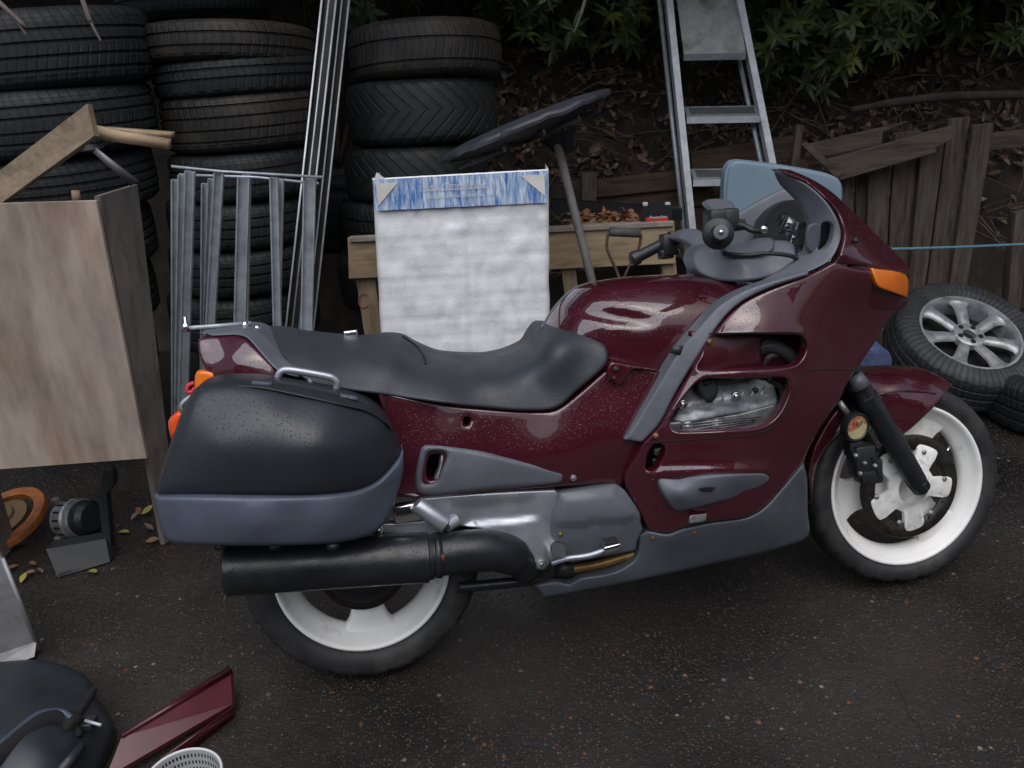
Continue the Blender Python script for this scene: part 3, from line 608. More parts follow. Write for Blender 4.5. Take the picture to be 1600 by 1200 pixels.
# ------------------------------------------------------------------ pallet, white box, disc, battery
pale = mat('pale_pallet_wood', (.34, .255, .155), .8, var=.2, vscale=6, color2=(.22, .155, .09), c2scale=5, stretch=(1, 7, 7), bump=.3, bscale=50)
palv = mat('pale_pallet_wood_upright', (.30, .225, .14), .8, var=.2, vscale=6, color2=(.19, .13, .085), c2scale=5, stretch=(7, 7, 1), bump=.3, bscale=50)
YP = 3.42
pal = thing('pallet', (*Wy(800, 430, YP)[:2], 0), 'pale wooden pallet standing on edge behind the motorcycle', 'pallet')
def plank(name, q, y, m, parent, th=.025):
    o = mobj(name, *slab([Wy(*p, y) for p in q], np.array((0, th, 0))), m, parent, smooth=False); bv = o.modifiers.new('b', 'BEVEL'); bv.width = .003; bv.segments = 2; return o
plank('plank', [(543, 372), (1054, 346), (1056, 412), (545, 436)], YP, pale, pal)
plank('top_edge', [(546, 371), (1052, 345.6), (1052, 354), (546, 379)], YP-.012, mat('weathered_top_edge', (.27, .235, .2), .8, var=.3, vscale=14), pal, .03)
for a, b in (((556, 436), (586, 434)), ((876, 420), (899, 419)), ((1032, 412), (1055, 411))):
    q0, q1 = Wy(*a, YP+.03), Wy(*b, YP+.03); t0, t1 = Wy(a[0]+16, 540, YP+.03), Wy(b[0]+12, 540, YP+.03); 
    d0 = q0+(t0-q0)*(q0[2]/(q0[2]-t0[2])); d1 = q1+(t1-q1)*(q1[2]/(q1[2]-t1[2]))
    o = mobj('block', *slab([q0+(0, 0, .03), q1+(0, 0, .03), d1, d0], np.array((0, .07, 0))), palv, pal, smooth=False)
    if a[0] == 556:                                   # faint red stencil on the leg
        P = [Wy(568+8*math.cos(t), 470+11*math.sin(t), YP+.0275) for t in np.linspace(.6, 5.4, 12)]
        mobj('red_stencil', *tube(P, .0022, 5), mat('faded_red_stencil', (.34, .12, .09), .9), o)
mobj('leaf_pile', *(lambda V, F: ([leaf_geo(Wy(rng.uniform(895, 1015), rng.uniform(335, 352), YP+.06+rng.uniform(0, .08)), rng.normal(0, 1, 3)*(1, 1, .4), (0, -.4, 1)+rng.normal(0, .4, 3), rng.uniform(.03, .055), rng.uniform(.009, .016), .2, V, F) for _ in range(260)], (V, F))[1])([], []),
     mat('orange_dead_leaf', (.2, .085, .04), .7, var=.6, vscale=30, color2=(.3, .22, .16), c2scale=25), pal)['kind'] = 'stuff'
mobj('leaf_board', *slab([Wy(890, 352, YP+.03), Wy(1050, 346, YP+.03), Wy(1050, 346, YP+.03)+(0, .12, .0), Wy(890, 352, YP+.03)+(0, .12, .0)], np.array((0, 0, -.02))), palv, pal, smooth=False)
tag(mobj('black_bar', *slab([Wy(862, 312, YP+.16), Wy(1066, 326, YP+.16), Wy(1066, 345, YP+.16), Wy(862, 330, YP+.16)], np.array((0, .04, 0))), blackp, smooth=False), 'black plastic bar lying behind the leaves on the pallet', 'bar')
bat = thing('battery', Wy(1027, 346, YP+.02), 'small black battery with a red label standing on the pallet edge', 'battery')
mobj('case', *slab([Wy(1004, 322, YP+.0), Wy(1050, 320, YP), Wy(1049, 346, YP), Wy(1003, 348, YP)], np.array((0, .07, 0))), mat('battery_case', (.02, .023, .028), .4, var=.2), bat, smooth=False)
mobj('label', *slab([Wy(1009, 340, YP-.002), Wy(1044, 338, YP-.002), Wy(1044, 346, YP-.002), Wy(1009, 348, YP-.002)], np.array((0, .001, 0))), mat('red_label', (.5, .055, .04), .4, var=.1), bat, smooth=False)
for u in (1008, 1043): mobj('terminal', *rbox(Wy(u, 320, YP+.01), (.010, .008, .010), bev=.003), mat('terminal_lead', (.5, .5, .5), .4, metal=.3), bat)
def lettering(name, txt, p, h, right, up, m, parent, shear=.0):
    c = bpy.data.curves.new(name, 'FONT'); c.body = txt; c.size = h; c.shear = shear; c.extrude = .0003; o = bpy.data.objects.new(name, c); COL.objects.link(o)
    dg = bpy.context.evaluated_depsgraph_get(); me = bpy.data.meshes.new_from_object(o.evaluated_get(dg)); V = [np.array(v.co) for v in me.vertices]; F = [list(q.vertices) for q in me.polygons]
    bpy.data.objects.remove(o); bpy.data.curves.remove(c); right = np.array(right, float); right /= np.linalg.norm(right); up = np.array(up, float); up /= np.linalg.norm(up); nn = np.cross(right, up)
    return mobj(name, [np.array(p)+v[0]*right+v[1]*up+v[2]*nn for v in V], F, m, parent, smooth=False)
wht = mat('white_print', (.62, .63, .65), .6, var=.1)
lettering('label_text', 'Powerline', Wy(1014, 342, YP-.004), .0165, Wy(1044, 338, YP)-Wy(1009, 340, YP), (0, 0, 1), wht, bat, .2)

# white wrapped box
YB = 3.0
bxm = bpy.data.materials.new('white_wrapped_packs'); bxm.use_nodes = True
wrap = mat('white_wrap', (.84, .84, .86), .35, var=.05, vscale=30, color2=(.68, .68, .71), c2scale=3.0, c2lo=.5, c2hi=.7, stretch=(3, 1, 3), bump=.3, bscale=45, coat=.3, coat_rough=.2)
tl, tr_, brr, bll = Wy(581, 279, YB), Wy(857, 264, YB), Wy(860, 560, YB), Wy(596, 560, YB)
fl = lambda p, q: p+(q-p)*((p[2]-.14)/(p[2]-q[2]))
brr, bll = fl(tr_, brr), fl(tl, bll)
wb = thing('wrapped_box', ((bll[0]+brr[0])/2, YB+.1, 0), 'tall white plastic wrapped box with a worn blue printed band along its top', 'box')
def face(s, t): return tl*(1-s)*(1-t)+tr_*s*(1-t)+brr*s*t+bll*(1-s)*t
NX, NZ = 60, 84; V = []; 
for j in range(NZ+1):
    for i in range(NX+1):
        s, t = i/NX, j/NZ; p = face(s, t)
        rows = t*14; gap = min(abs(rows-round(rows)), .5); col_ = min(abs(s-.53)*40, 1) if t > .2 else 1
        y = -.003*min(1, gap*9)*(.5+.5*mn.noise((round(rows)*3.3, (s > .53)*5.1, 1)))-.004*mn.noise((s*9, t*12, 2))-.003*(1-col_)*-1-.004*mn.noise((s*26, t*14, 7))-.002*abs(mn.noise((s*9+t*3, t*14, 9)))-.006*(abs(s-.47) < .06)*(t > .17)
        ed = min(s, 1-s)*.66; y += .014*max(0, 1-ed/.02)**2
        V.append((p[0]+.004*mn.noise((s*3, t*9, 4))*(1 if i in (0, NX) else 0), p[1]+y, p[2]))
k0 = len(V); NXX = NX+1
ring = [j*NXX for j in range(NZ+1)]+[NZ*NXX+i for i in range(1, NXX)]+[j*NXX+NX for j in range(NZ-1, -1, -1)]+[i for i in range(NX-1, 0, -1)]
for i in ring: V.append((V[i][0]*1.0, V[i][1]+.2, V[i][2]-(.1 if i < NXX else 0)))
F = [(j*NXX+i, j*NXX+i+1, (j+1)*NXX+i+1, (j+1)*NXX+i) for j in range(NZ) for i in range(NX)]
F += [(ring[a], ring[(a+1) % len(ring)], k0+(a+1) % len(ring), k0+a) for a in range(len(ring))]
mobj('wrapped_stack', V, F, wrap, wb)
blue = mat('worn_blue_print', (.07, .2, .5), .45, var=.2, vscale=10, color2=(.55, .64, .76), c2scale=5, c2lo=.36, c2hi=.6, stretch=(16, 1, 2.2), coat=.3, coat_rough=.2)
V = []; F = []
for j in range(5):
    for i in range(41):
        s, t = .008+.984*i/40, .002+.103*j/4*(1+.04*i/40); p = face(s, t); V.append((p[0], p[1]-.0145+.003*mn.noise((s*14, t*9, 2)), p[2]))
F = [(j*41+i, j*41+i+1, (j+1)*41+i+1, (j+1)*41+i) for j in range(4) for i in range(40)]
band = mobj('blue_band', V, F, blue, wb)
def onband(s, t, d=.0175): p = face(s, t); return (p[0], p[1]-d+.003*mn.noise((s*14, t*9, 2)), p[2])
cream = mat('cream_print', (.68, .66, .61), .5, var=.12, vscale=14)
mobj('corner_triangle', [onband(.025, .014), onband(.15, .014), onband(.03, .09)], [(0, 1, 2)], cream, band, smooth=False)
mobj('corner_triangle', [onband(.84, .014), onband(.975, .014), onband(.98, .088)], [(0, 1, 2)], cream, band, smooth=False)
# two lines of smeared white lettering, no longer readable
for (s0, s1, t0, hgt, wd) in ((.27, .70, .05, .022, .017), (.31, .68, .075, .010, .011)):
    s = s0
    V = []; F = []
    while s < s1:
        if rng.random() < .14: s += wd; continue
        h_ = hgt*rng.uniform(.75, 1.0)*(1.25 if rng.random() < .2 else 1); k = len(V); w = wd*rng.uniform(.45, .7); st = wd*.2
        for (a0, a1, b0, b1) in ((0, st, 0, h_), (w-st, w, 0, h_*rng.uniform(.5, 1)), (0, w, h_*.0, hgt*.16), (0, w, h_-hgt*.16, h_)):
            if rng.random() < .2: continue
            k = len(V); V += [onband(s+a0, t0-b0), onband(s+a1, t0-b0), onband(s+a1, t0-b1), onband(s+a0, t0-b1)]; F.append((k, k+1, k+2, k+3))
        s += wd*.82
    mobj('smeared_lettering', V, F, wht, band, smooth=False)['kind'] = 'stuff'
# loose plastic at the top corner
mobj('loose_wrap', [tl+(0.005, -.012, -.01), tl+(.02, -.014, .022), tl+(.045, -.012, 0), tl+(.03, -.01, -.012)], [(0, 1, 2, 3)], wrap, wb)
# a pallet block under the box so that it does not hang
mobj('base_block', *slab([bll+(.03, .02, .0), brr+(-.03, .02, .0), np.array((brr[0]-.03, YB+.02, .0)), np.array((bll[0]+.03, YB+.02, .0))], np.array((0, .16, 0))), palv, wb, smooth=False)

# round black disc on a pole
dp = thing('disc_on_pole', (*Wy(930, 470, 3.3)[:2], 0), 'dented black round disc tilted on a grey pole above the white box', 'disc')
e0, e1 = Wy(688, 252, 3.38), Wy(955, 142, 3.38); cen = (e0+e1)/2+np.array((0, .02, 0)); xax = (e1-e0)/np.linalg.norm(e1-e0); Rd = np.linalg.norm(e1-e0)/2
vdir = (cen-CAM)/np.linalg.norm(cen-CAM); nrm = np.cross(xax, vdir); nrm /= np.linalg.norm(nrm)
if nrm[2] < 0: nrm = -nrm
nrm = nrm*math.cos(R(1))+vdir*math.sin(R(1)); nrm -= xax*(nrm@xax); nrm /= np.linalg.norm(nrm); yax = np.cross(nrm, xax)
Md = Matrix([[xax[i], yax[i], nrm[i], cen[i]] for i in range(3)]+[[0, 0, 0, 1]])
V, F = lathe([(0, .03), (Rd*.4, .029), (Rd*.7, .024), (Rd*.9, .014), (Rd*.985, .006), (Rd, -.004), (Rd*.99, -.014), (Rd*.96, -.014)], 72)
V = [np.array(v)*np.array((1, 1, 1)) for v in V]
for v in V:
    a = math.atan2(v[1], v[0]); r = math.hypot(v[0], v[1])
    if r > Rd*.8: v[:2] *= 1-.06*max(0, mn.noise((math.cos(a)*3, math.sin(a)*3, 1)))-.03*(mn.noise((a*7, 0, 3)) > .25); v[2] += .012*mn.noise((math.cos(a)*5, math.sin(a)*5, 2))
mobj('disc', *xf((V, F), Md), mat('black_disc_top', (.035, .037, .046), .55, var=.3, vscale=12, bump=.2), dp, auto=35)
mobj('underside', *xf(lathe([(Rd*.965, -.013), (Rd*.8, -.03), (Rd*.3, -.05), (0, -.05)], 60), Md), blackp, dp)  # blacker plastic stands in for the shade under the disc
for k in range(6):
    a = math.pi*k/6+.2; mobj('rib', *xf(beam((-Rd*.85*math.cos(a), -Rd*.85*math.sin(a), -.05), (Rd*.85*math.cos(a), Rd*.85*math.sin(a), -.05), .01, .02), Md), blackp, dp)
mobj('hub_bracket', *xf(lathe([(0, -.15), (.03, -.15), (.05, -.11), (.08, -.07)], 20), Md@Matrix.Translation((Rd*.32, 0, 0))), blackp, dp)
pt = Wy(862, 190, 3.36); pb = Wy(924, 436, 3.30); pb = pt+(pb-pt)*(pt[2]/(pt[2]-pb[2]))
mobj('pole', *tube([pt, pb], .0165, 16), mat('grey_pole', (.14, .13, .125), .6, var=.3, vscale=14), dp)
# spade handle
sp = thing('spade', (*Wy(968, 470, 3.2)[:2], 0), 'old spade handle with a dark grip bar and rusty side straps before the pallet', 'spade')
ys = 3.25; ironm = mat('rusty_strap_iron', (.11, .07, .055), .7, metal=.3, var=.4, vscale=30)
mobj('grip_bar', *tube([Wy(952, 362, ys), Wy(953, 362, ys), Wy(1000, 364, ys), Wy(1001, 364, ys)], [.012, .018, .018, .012], 14), mat('grip_rubber', (.06, .06, .055), .7, var=.4, vscale=40), sp)
mobj('strap', *tube(cr([Wy(950, 364, ys), Wy(948, 385, ys), Wy(952, 398, ys), Wy(962, 420, ys), Wy(968, 436, ys)], 5), .0055, 8), ironm, sp)
mobj('strap', *tube(cr([Wy(1002, 366, ys), Wy(998, 388, ys), Wy(986, 410, ys), Wy(974, 436, ys)], 5), .0055, 8), ironm, sp)
b0 = Wy(971, 440, ys); mobj('shaft', *tube([b0, np.array((b0[0]+.02, b0[1]-.02, .25))], .017, 12), mat('ash_shaft', (.25, .18, .11), .7, var=.2), sp)
bl = np.array((b0[0]+.02, b0[1]-.02, .0)); mobj('blade', *slab([bl+(-.08, 0, .26), bl+(.08, 0, .26), bl+(.075, -.02, .002), bl+(-.075, -.02, .002)], np.array((0, .004, 0))), ironm, sp, smooth=False)

# ------------------------------------------------------------------ ladder
YL = 4.0
lad = thing('stepladder', (*Wy(1140, 470, YL)[:2], 0), 'aluminium stepladder leaning against the bank behind the handlebars', 'ladder')
def lean_pt(u, v): return Wy(u, v, YL+.28*(430-v)/430)
def lowered(a, b): return a+(b-a)*(a[2]/(a[2]-b[2]))
la, lb_ = lean_pt(1038, -60), lean_pt(1088, 430); ra, rb = lean_pt(1142, -60), lean_pt(1224, 350)
for a, b in ((la, lowered(la, lb_)), (ra, lowered(ra, rb))):
    mobj('rail', *channel(a, b, .026, .06, .004, front=True), ladder_alu, lad, smooth=False)
for a, b in ((la+(-.022, .1, 0), lowered(la, lb_)+(-.03, .02, 0)), (ra+(-.03, .1, 0), lowered(ra, rb)+(-.03, .02, 0))):
    mobj('back_stay', *tube([a, b], .011, 8), steel, lad)
def tread(u0, v0, u1, v1):
    a, b = lean_pt(u0, v0)+np.array((0, -.02, 0)), lean_pt(u1, v1)+np.array((0, -.02, 0))
    o = mobj('tread', *slab([a, b, b-(0, 0, .032), a-(0, 0, .032)], np.array((0, .012, 0))), ladder_alu, lad, smooth=False)
    mobj('tread_top', *slab([a+(0, .0, .002), b+(0, .0, .002), b+(0, .075, .035), a+(0, .075, .035)], np.array((0, 0, -.004))), steel, o, smooth=False)
    mobj('tread_grip', *slab([a+(.02, .01, .008), b+(-.02, .01, .008), b+(-.02, .06, .031), a+(.02, .06, .031)], np.array((0, 0, -.003))), mat('ribbed_rubber', (.10, .10, .105), .6, var=.2), o, smooth=False)
tread(1072, 181, 1187, 179); tread(1082, 279, 1205, 277)
q = [lean_pt(1056, -30), lean_pt(1150, -30), lean_pt(1162, 82), lean_pt(1066, 84)]
pf = mobj('platform', *slab([q[0]+(0, .03, 0), q[1]+(0, .03, 0), q[2]+(0, -.035, 0), q[3]+(0, -.035, 0)], np.array((0, .006, -.002))), mat('platform_plate', (.42, .42, .42), .55, metal=.4, var=.22, vscale=22, color2=(.2, .19, .17), c2scale=7, c2lo=.52, c2hi=.7), lad, smooth=False)
mobj('platform_edge', *slab([q[3]+(0, -.036, 0), q[2]+(0, -.036, 0), q[2]+(0, -.03, -.028), q[3]+(0, -.03, -.028)], np.array((0, .005, 0))), steel, pf, smooth=False)
# blue grey plastic lid behind the handlebars
YC = 3.35
lidm = mat('blue_grey_lid', (.20, .275, .34), .5, var=.06, vscale=4, bump=.05, bscale=300)
lid = thing('plastic_chair_back', (*Wy(1220, 420, YC)[:2], 0), 'blue grey plastic chair back with rounded corners behind the cowl', 'chair')
wrelief('back_panel', [(1142, 256), (1152, 251), (1215, 258), (1290, 271), (1310, 280), (1316, 296), (1312, 400, 1), (1128, 400, 1), (1134, 300), (1138, 266)], YC, lidm, thick=.04, parent=lid, edge=5, ed=.012, grid=14)
wrelief('side_flange', [(1140, 256), (1146, 252), (1140, 300), (1134, 400, 1), (1126, 400, 1), (1129, 330), (1132, 270)], YC+.01, lidm, thick=.05, parent=lid, edge=2, ed=.006, grid=9)
for x in (1150, 1295):
    p0 = Wy(x, 390, YC+.03); mobj('leg', *tube([p0, np.array((p0[0], p0[1]+.05, .0))], .018, 12), lidm, lid)

# ------------------------------------------------------------------ timber: retaining planks, fence, loose boards
oldw = mat('old_grey_wood_level', (.085, .065, .049), .85, var=.35, vscale=6, color2=(.042, .029, .02), c2scale=4, stretch=(1, 8, 8), bump=.6, bscale=26)
oldv = mat('old_grey_wood_upright', (.08, .062, .047), .85, var=.4, vscale=6, color2=(.036, .025, .018), c2scale=4, stretch=(9, 9, .9), bump=.7, bscale=20)
brw = mat('brown_plank', (.075, .047, .03), .85, var=.3, vscale=6, color2=(.036, .023, .015), c2scale=4, stretch=(1, 8, 8), bump=.5, bscale=26)
rw_ = thing('retaining_boards', (*Wy(1060, 420, 4.3)[:2], 0), 'brown boards laid edge on edge holding back the bank behind the ladder', 'boards')
for k, q in enumerate(([(925, 283), (1110, 262), (1112, 290), (926, 309)], [(926, 311), (1112, 292), (1114, 320), (927, 336)], [(928, 338), (1118, 322), (1120, 352), (929, 366)], [(930, 368), (1120, 354), (1122, 400), (931, 410)],
                       [(1080, 238), (1245, 212), (1248, 246), (1082, 268)], [(1112, 268), (1262, 250), (1264, 292), (1114, 302)], [(1114, 304), (1268, 294), (1270, 345), (1116, 350)])):
    plank('board', q, 4.3+.03*(k % 3)-(.06 if k < 4 else 0), brw, rw_, .035)
mobj('end_post', *beam(Wy(920, 270, 4.22), Wy(918, 420, 4.22), .07, .07), oldv, rw_)
mobj('stake', *beam(Wy(1250, 195, 4.2), Wy(1234, 300, 4.2), .035, .035), oldv, rw_)
fen = thing('board_fence', (*Wy(1430, 440, 4.0)[:2], 0), 'weathered vertical board fence leaning behind the spare wheel', 'fence')
for k, (a, b, c, d) in enumerate(((1308, 1330, 1318, 1340), (1336, 1358, 1338, 1356), (1362, 1398, 1352, 1384), (1402, 1440, 1386, 1418), (1443, 1476, 1420, 1447), (1480, 1520, 1449, 1482), (1523, 1560, 1485, 1512))):
    vt = (278, 250, 240, 208, 214, 186, 196)[k]; y = 3.95+.035*(k % 2)+rng.uniform(0, .015); a += rng.uniform(-4, 4); b += rng.uniform(-6, 2)
    e = lambda p, q: p+(q-p)*((p[2]-.0)/(p[2]-q[2]))
    q0, q1, q2, q3 = Wy(a, vt, y), Wy(b, vt-4, y), Wy(d, 440, y), Wy(c, 440, y)
    o = mobj('board', *slab([q0, q1, e(q1, q2), e(q0, q3)], np.array((0, .022, 0))), oldv, fen, smooth=False); bv = o.modifiers.new('b', 'BEVEL'); bv.width = .003
mobj('rail', *beam(Wy(1290, 250, 4.06), Wy(1600, 215, 4.06), .05, .07), oldw, fen)
for q, y, lb in (([(1262, 226), (1420, 190), (1380, 206), (1378, 226), (1270, 248)], 3.9, 'grey split board with a jagged end lying above the fence'),
                 ([(1286, 252), (1490, 196), (1494, 214), (1460, 232), (1300, 278)], 3.86, 'long grey board lying aslant across the fence tops'),
                 ([(1300, 270), (1462, 232), (1464, 238), (1312, 282)], 3.83, 'thin batten along the underside of the slanting board'),
                 ([(1252, 226), (1262, 222), (1316, 270), (1308, 280)], 3.82, 'short dark board crossing the end of the slanting boards')):
    V = [Wy(*p, y) for p in q]; n = len(V); V += [p+np.array((0, .022, .0)) for p in V]
    o = mobj('loose_board', V, [tuple(range(n)), tuple(range(2*n-1, n-1, -1))]+[(i, i+n, (i+1) % n+n, (i+1) % n) for i in range(n)], oldw, smooth=False); tag(o, lb, 'board', 'loose boards thrown on the fence')
    bv = o.modifiers.new('b', 'BEVEL'); bv.width = .002
tag(mobj('log', *tube(cr([Wy(1330, 172, 4.25), Wy(1400, 160, 4.25), Wy(1500, 150, 4.25), Wy(1680, 148, 4.25)], 5), [.014]*4+[.02]*12, 12), mat('dark_bark', (.04, .03, .024), .9, var=.4, vscale=14, bump=.8, bscale=30)), 'dark fallen branch lying along the top of the fence', 'branch')
tag(mobj('post', *beam(Wy(1592, 330, 3.9), Wy(1588, 470, 3.9)-(0, 0, .35), .06, .06), oldv), 'weathered square post beside the spare wheel', 'post')
tag(mobj('blue_rope', *tube(cr([Wy(1360, 388, 3.3), Wy(1396, 389, 3.35), Wy(1500, 386, 3.45), Wy(1620, 381, 3.55), Wy(1900, 372, 3.7)], 8), .0055, 8), mat('blue_rope_fibre', (.09, .19, .25), .7, var=.3, vscale=150, bump=.4, bscale=300)), 'taut pale blue rope strung in front of the fence', 'rope')

# ------------------------------------------------------------------ spare wheel and tyres on the right
cw = Wy(1516, 520, 3.42); back = -(cw-CAM)/np.linalg.norm(cw-CAM); tilt = R(44)
nv = back*math.cos(tilt)+(UP*.84+RT*.54)*math.sin(tilt); nv /= np.linalg.norm(nv); xa = np.cross((0, 0, 1), nv); xa /= np.linalg.norm(xa); ya = np.cross(nv, xa)
MW = Matrix([[xa[i], ya[i], nv[i], cw[i]-nv[i]*.075] for i in range(3)]+[[0, 0, 0, 1]])
sw_ = empty('spare_wheel'); sw_.matrix_world = MW; tag(sw_, 'car wheel with a silver seven spoke alloy rim leaning by the fence', 'wheel')
V, F = tyre_mesh(.305, .20, (-.4, 0, .4), .66); mobj('tyre', V, F, tyre_mat('spare_tyre_rubber', (.026, .028, .03), (.05, .05, .05), .5, .75, 70, 5), sw_, auto=42)
Rr = .202; sil = mat('alloy_paint', (.36, .37, .38), .42, metal=.5, var=.25, vscale=20, color2=(.16, .15, .14), c2scale=16, c2lo=.52, c2hi=.7)
rim = mobj('rim', *lathe([(Rr*.96, .06), (Rr*1.03, .078), (Rr*1.03, .084), (Rr*.985, .084), (Rr*.955, .074), (Rr*.93, .055), (Rr*.9, -.06), (Rr*.95, -.07)], 64), sil, sw_, auto=40)
ns = 7; hole_r = []
V = []; F = []
for k in range(ns):
    a = 2*math.pi*k/ns+.35; pts = []
    for t in np.linspace(0, 1, 8):
        r = .055+(Rr*.95-.055)*t; hw_ = .021+.008*t+.022*max(0, t-.72)/.28*max(0, t-.72)/.28; pts.append((r, hw_, .062+.012*math.sin(t*2.2)))
    b0 = len(V)
    for r, h, z in pts:
        for sgn, dz in ((1, -.014), (.8, 0), (-.8, 0), (-1, -.014)): V.append((r*math.cos(a)-sgn*h*math.sin(a), r*math.sin(a)+sgn*h*math.cos(a), z+dz))
    sp_V = V[b0:]; sp_F = [(4*i+j, 4*i+j+1, 4*i+j+5, 4*i+j+4) for i in range(7) for j in range(3)]; mobj('spoke', sp_V, sp_F, sil, rim)
mobj('hub', *lathe([(.026, .03), (.026, .066), (.03, .07), (.058, .07), (.064, .066), (.066, .04)], 40), sil, rim, auto=40)
mobj('hub_bore', *lathe([(0, .045), (.027, .045)], 24), dark, rim)
mobj('spoke_shade', *lathe([(0, .0), (Rr*.9, .0)], 48), dark, rim)  # flat dark sheet in place of the shade behind the spokes
for k in range(5):
    a = 2*math.pi*k/5+.7; mobj('bolt_hole', *xf(lathe([(0, .0745), (.0095, .0745), (.011, .071)], 16), Matrix.Translation((.044*math.cos(a), .044*math.sin(a), 0))), dark, rim)
tyre(1690, 560, 628, 3.25, .30, rub_blue, 'upper of two dark tyres lying under the spare wheel', (-.4, 0, .4), 0, group='tyres under the spare wheel')
tyre(1652, 628, 708, G(1600, 708)[1], .30, rub_blue, 'lower of two dark tyres lying under the spare wheel', (-.4, 0, .4), 0, group='tyres under the spare wheel')
tyre(1420, 610, 670, 3.3, .28, rub_blue, 'dark tyre on the ground that the spare wheel leans on', (-.4, .4), 0, group='tyres under the spare wheel')
wrelief('blue_cloth', [(1338, 600), (1343, 566), (1350, 548), (1366, 541), (1384, 546), (1392, 556), (1394, 580), (1398, 622), (1340, 628)], 3.28, mat('blue_cloth', (.055, .075, .16), .8, var=.4, vscale=30, bump=.5), thick=.1, edge=5, ed=.02, grid=7)
tag(bpy.data.objects['blue_cloth'], 'crumpled blue cloth stuffed between the fairing and the spare wheel', 'cloth')

# ------------------------------------------------------------------ lower left foreground
tro = thing('metal_trough', G(20, 1030), 'grimy aluminium plank end standing on the tarmac behind the black case', 'metal plank')
gm = mat('grimy_aluminium', (.26, .26, .27), .55, metal=.5, var=.3, vscale=14, color2=(.13, .11, .09), c2scale=7)
ga, gb = G(62, 1018), G(-60, 1060)
mobj('plate', *slab([Wy(-40, 800, ga[1]+.04), Wy(4, 872, ga[1]+.03), ga+(0, 0, .006), gb+(0, -.02, .006)], np.array((-.01, .02, 0))), gm, tro, smooth=False)
mobj('folded_lip', *slab([ga+(0, 0, .035), gb+(0, -.02, .045), gb+(0, -.05, .006), ga+(.0, -.03, .006)], np.array((0, .004, 0))), gm, tro, smooth=False)
mobj('edge_bead', *tube([Wy(4, 872, ga[1]+.03), ga+(0, 0, .008)], .006, 8), gm, tro)
# black hard case lying at the bottom left
ZC = .16
case = thing('hard_case', G(60, 1190), 'black moulded pannier lying on its side at the edge of the tarmac', 'case')
cm = mat('case_plastic', (.018, .022, .028), .42, var=.2, vscale=9, bump=.12, bscale=260, rvar=.08)
def flatrel(name, outline, ctrl, m, parent, thick, **k):
    def fm(u, v, Y): return G(u, v, Y)
    global DEPTH
    old = DEPTH; DEPTH = np.array((0, 0, -1.0)); o = relief(name, outline, ctrl, m, parent, thick=thick, mapf=fm, **k); DEPTH = old; return o
body = flatrel('shell', [(-90, 1040), (0, 1034), (60, 1031), (110, 1043), (140, 1062), (152, 1090), (168, 1112), (178, 1136), (170, 1170), (150, 1215), (100, 1290), (-90, 1300)],
        [(0, 1040, .13), (60, 1036, .12), (140, 1066, .11), (174, 1130, .06), (60, 1100, .17), (0, 1100, .18), (-60, 1120, .18), (100, 1180, .13), (60, 1250, .1), (-60, 1250, .12), (150, 1200, .04)], cm, case, lambda y: 0.003, edge=12, ed=.02, grid=10)
P = [(-40, 1190), (0, 1163), (40, 1130), (66, 1114), (95, 1112), (112, 1122)]
mobj('handle', *tube(cr([G(u, v, .185-.0005*max(0, u-60)) for u, v in P], 6), .008, 12), mat('case_handle_highlight', (.045, .055, .085), .35, var=.2), body)  # bluish highlight along the edge is put into this colour
mobj('recess_shade', *tube(cr([G(u+6, v+14, .165-.0006*max(0, u-60)) for u, v in P], 6), .026, 12), dark, body)  # dark tube drawn for the shade beside the grip edge
mobj('seam', *tube(cr([G(147, 1078, .115), G(130, 1105, .125), G(118, 1125, .13), G(124, 1150, .12)], 6), .009, 8), dark, body)
mobj('latch', *rbox(G(140, 1130, .12), (.014, .02, .012), bev=.004), cm, body)
mobj('moulded_rib', *tube([G(128, 1165, .12), G(95, 1205, .12)], .012, 8), cm, body)
mobj('hinge_pin', *tube([G(133, 1126, .137), G(158, 1133, .137)], .004, 8), steel, body)
# loose fairing strip
fs = thing('fairing_strip', G(250, 1170), 'loose burgundy fairing strip with a channel along one edge lying on the tarmac', 'fairing panel')
A, Bq, Cc, D = G(190, 1152, .07), G(360, 1048, .06), G(363, 1100, .03), G(165, 1215, .03)
mobj('panel', *slab([A, Bq, Cc, D], np.array((.004, .006, -.012))), mat('burgundy_strip', (.075, .009, .016), .4, coat=.5, coat_rough=.12, var=.25, vscale=18), fs, smooth=False)
mobj('rolled_edge', *tube([A+(0, 0, .002), Bq+(0, 0, .002)], [.006, .011], 10), paint_dry, fs)
mobj('lower_channel', *merge([slab([G(250, 1190, .03), G(366, 1106, .032), G(366, 1122, .006), G(258, 1206, .006)], np.array((0, .012, 0))), tube([G(250, 1188, .034), G(366, 1105, .036)], .004, 8)]), paint_dry, fs)
# white basket with a perforated wall
bs = thing('plastic_basket', G(290, 1260), 'white plastic basket with a perforated side at the edge of the tarmac', 'basket')
cb = G(285, 1215, .13); Rb = .078
mobj('rim', *xf(lathe([(Rb, 0), (Rb*1.05, .004), (Rb*1.09, 0), (Rb*1.05, -.006)], 64, True), Matrix.Translation(Vector(cb))), mat('white_basket_plastic', (.55, .56, .55), .4, var=.1), bs)
V = []; F = []; NS, NR = 120, 14
for s in range(NS):                                   # wall with real openings: a net of small windows
    for r in range(NR+1):
        a = 2*math.pi*s/NS; rr_ = Rb*(1-.22*r/NR); V.append((cb[0]+rr_*math.cos(a), cb[1]+rr_*math.sin(a), cb[2]-.12*r/NR))
for s in range(NS):
    for r in range(NR):
        if (s % 2 == 1 and r % 2 == 1) and 0 < r < NR-1: continue
        F.append((s*(NR+1)+r, ((s+1) % NS)*(NR+1)+r, ((s+1) % NS)*(NR+1)+r+1, s*(NR+1)+r+1))
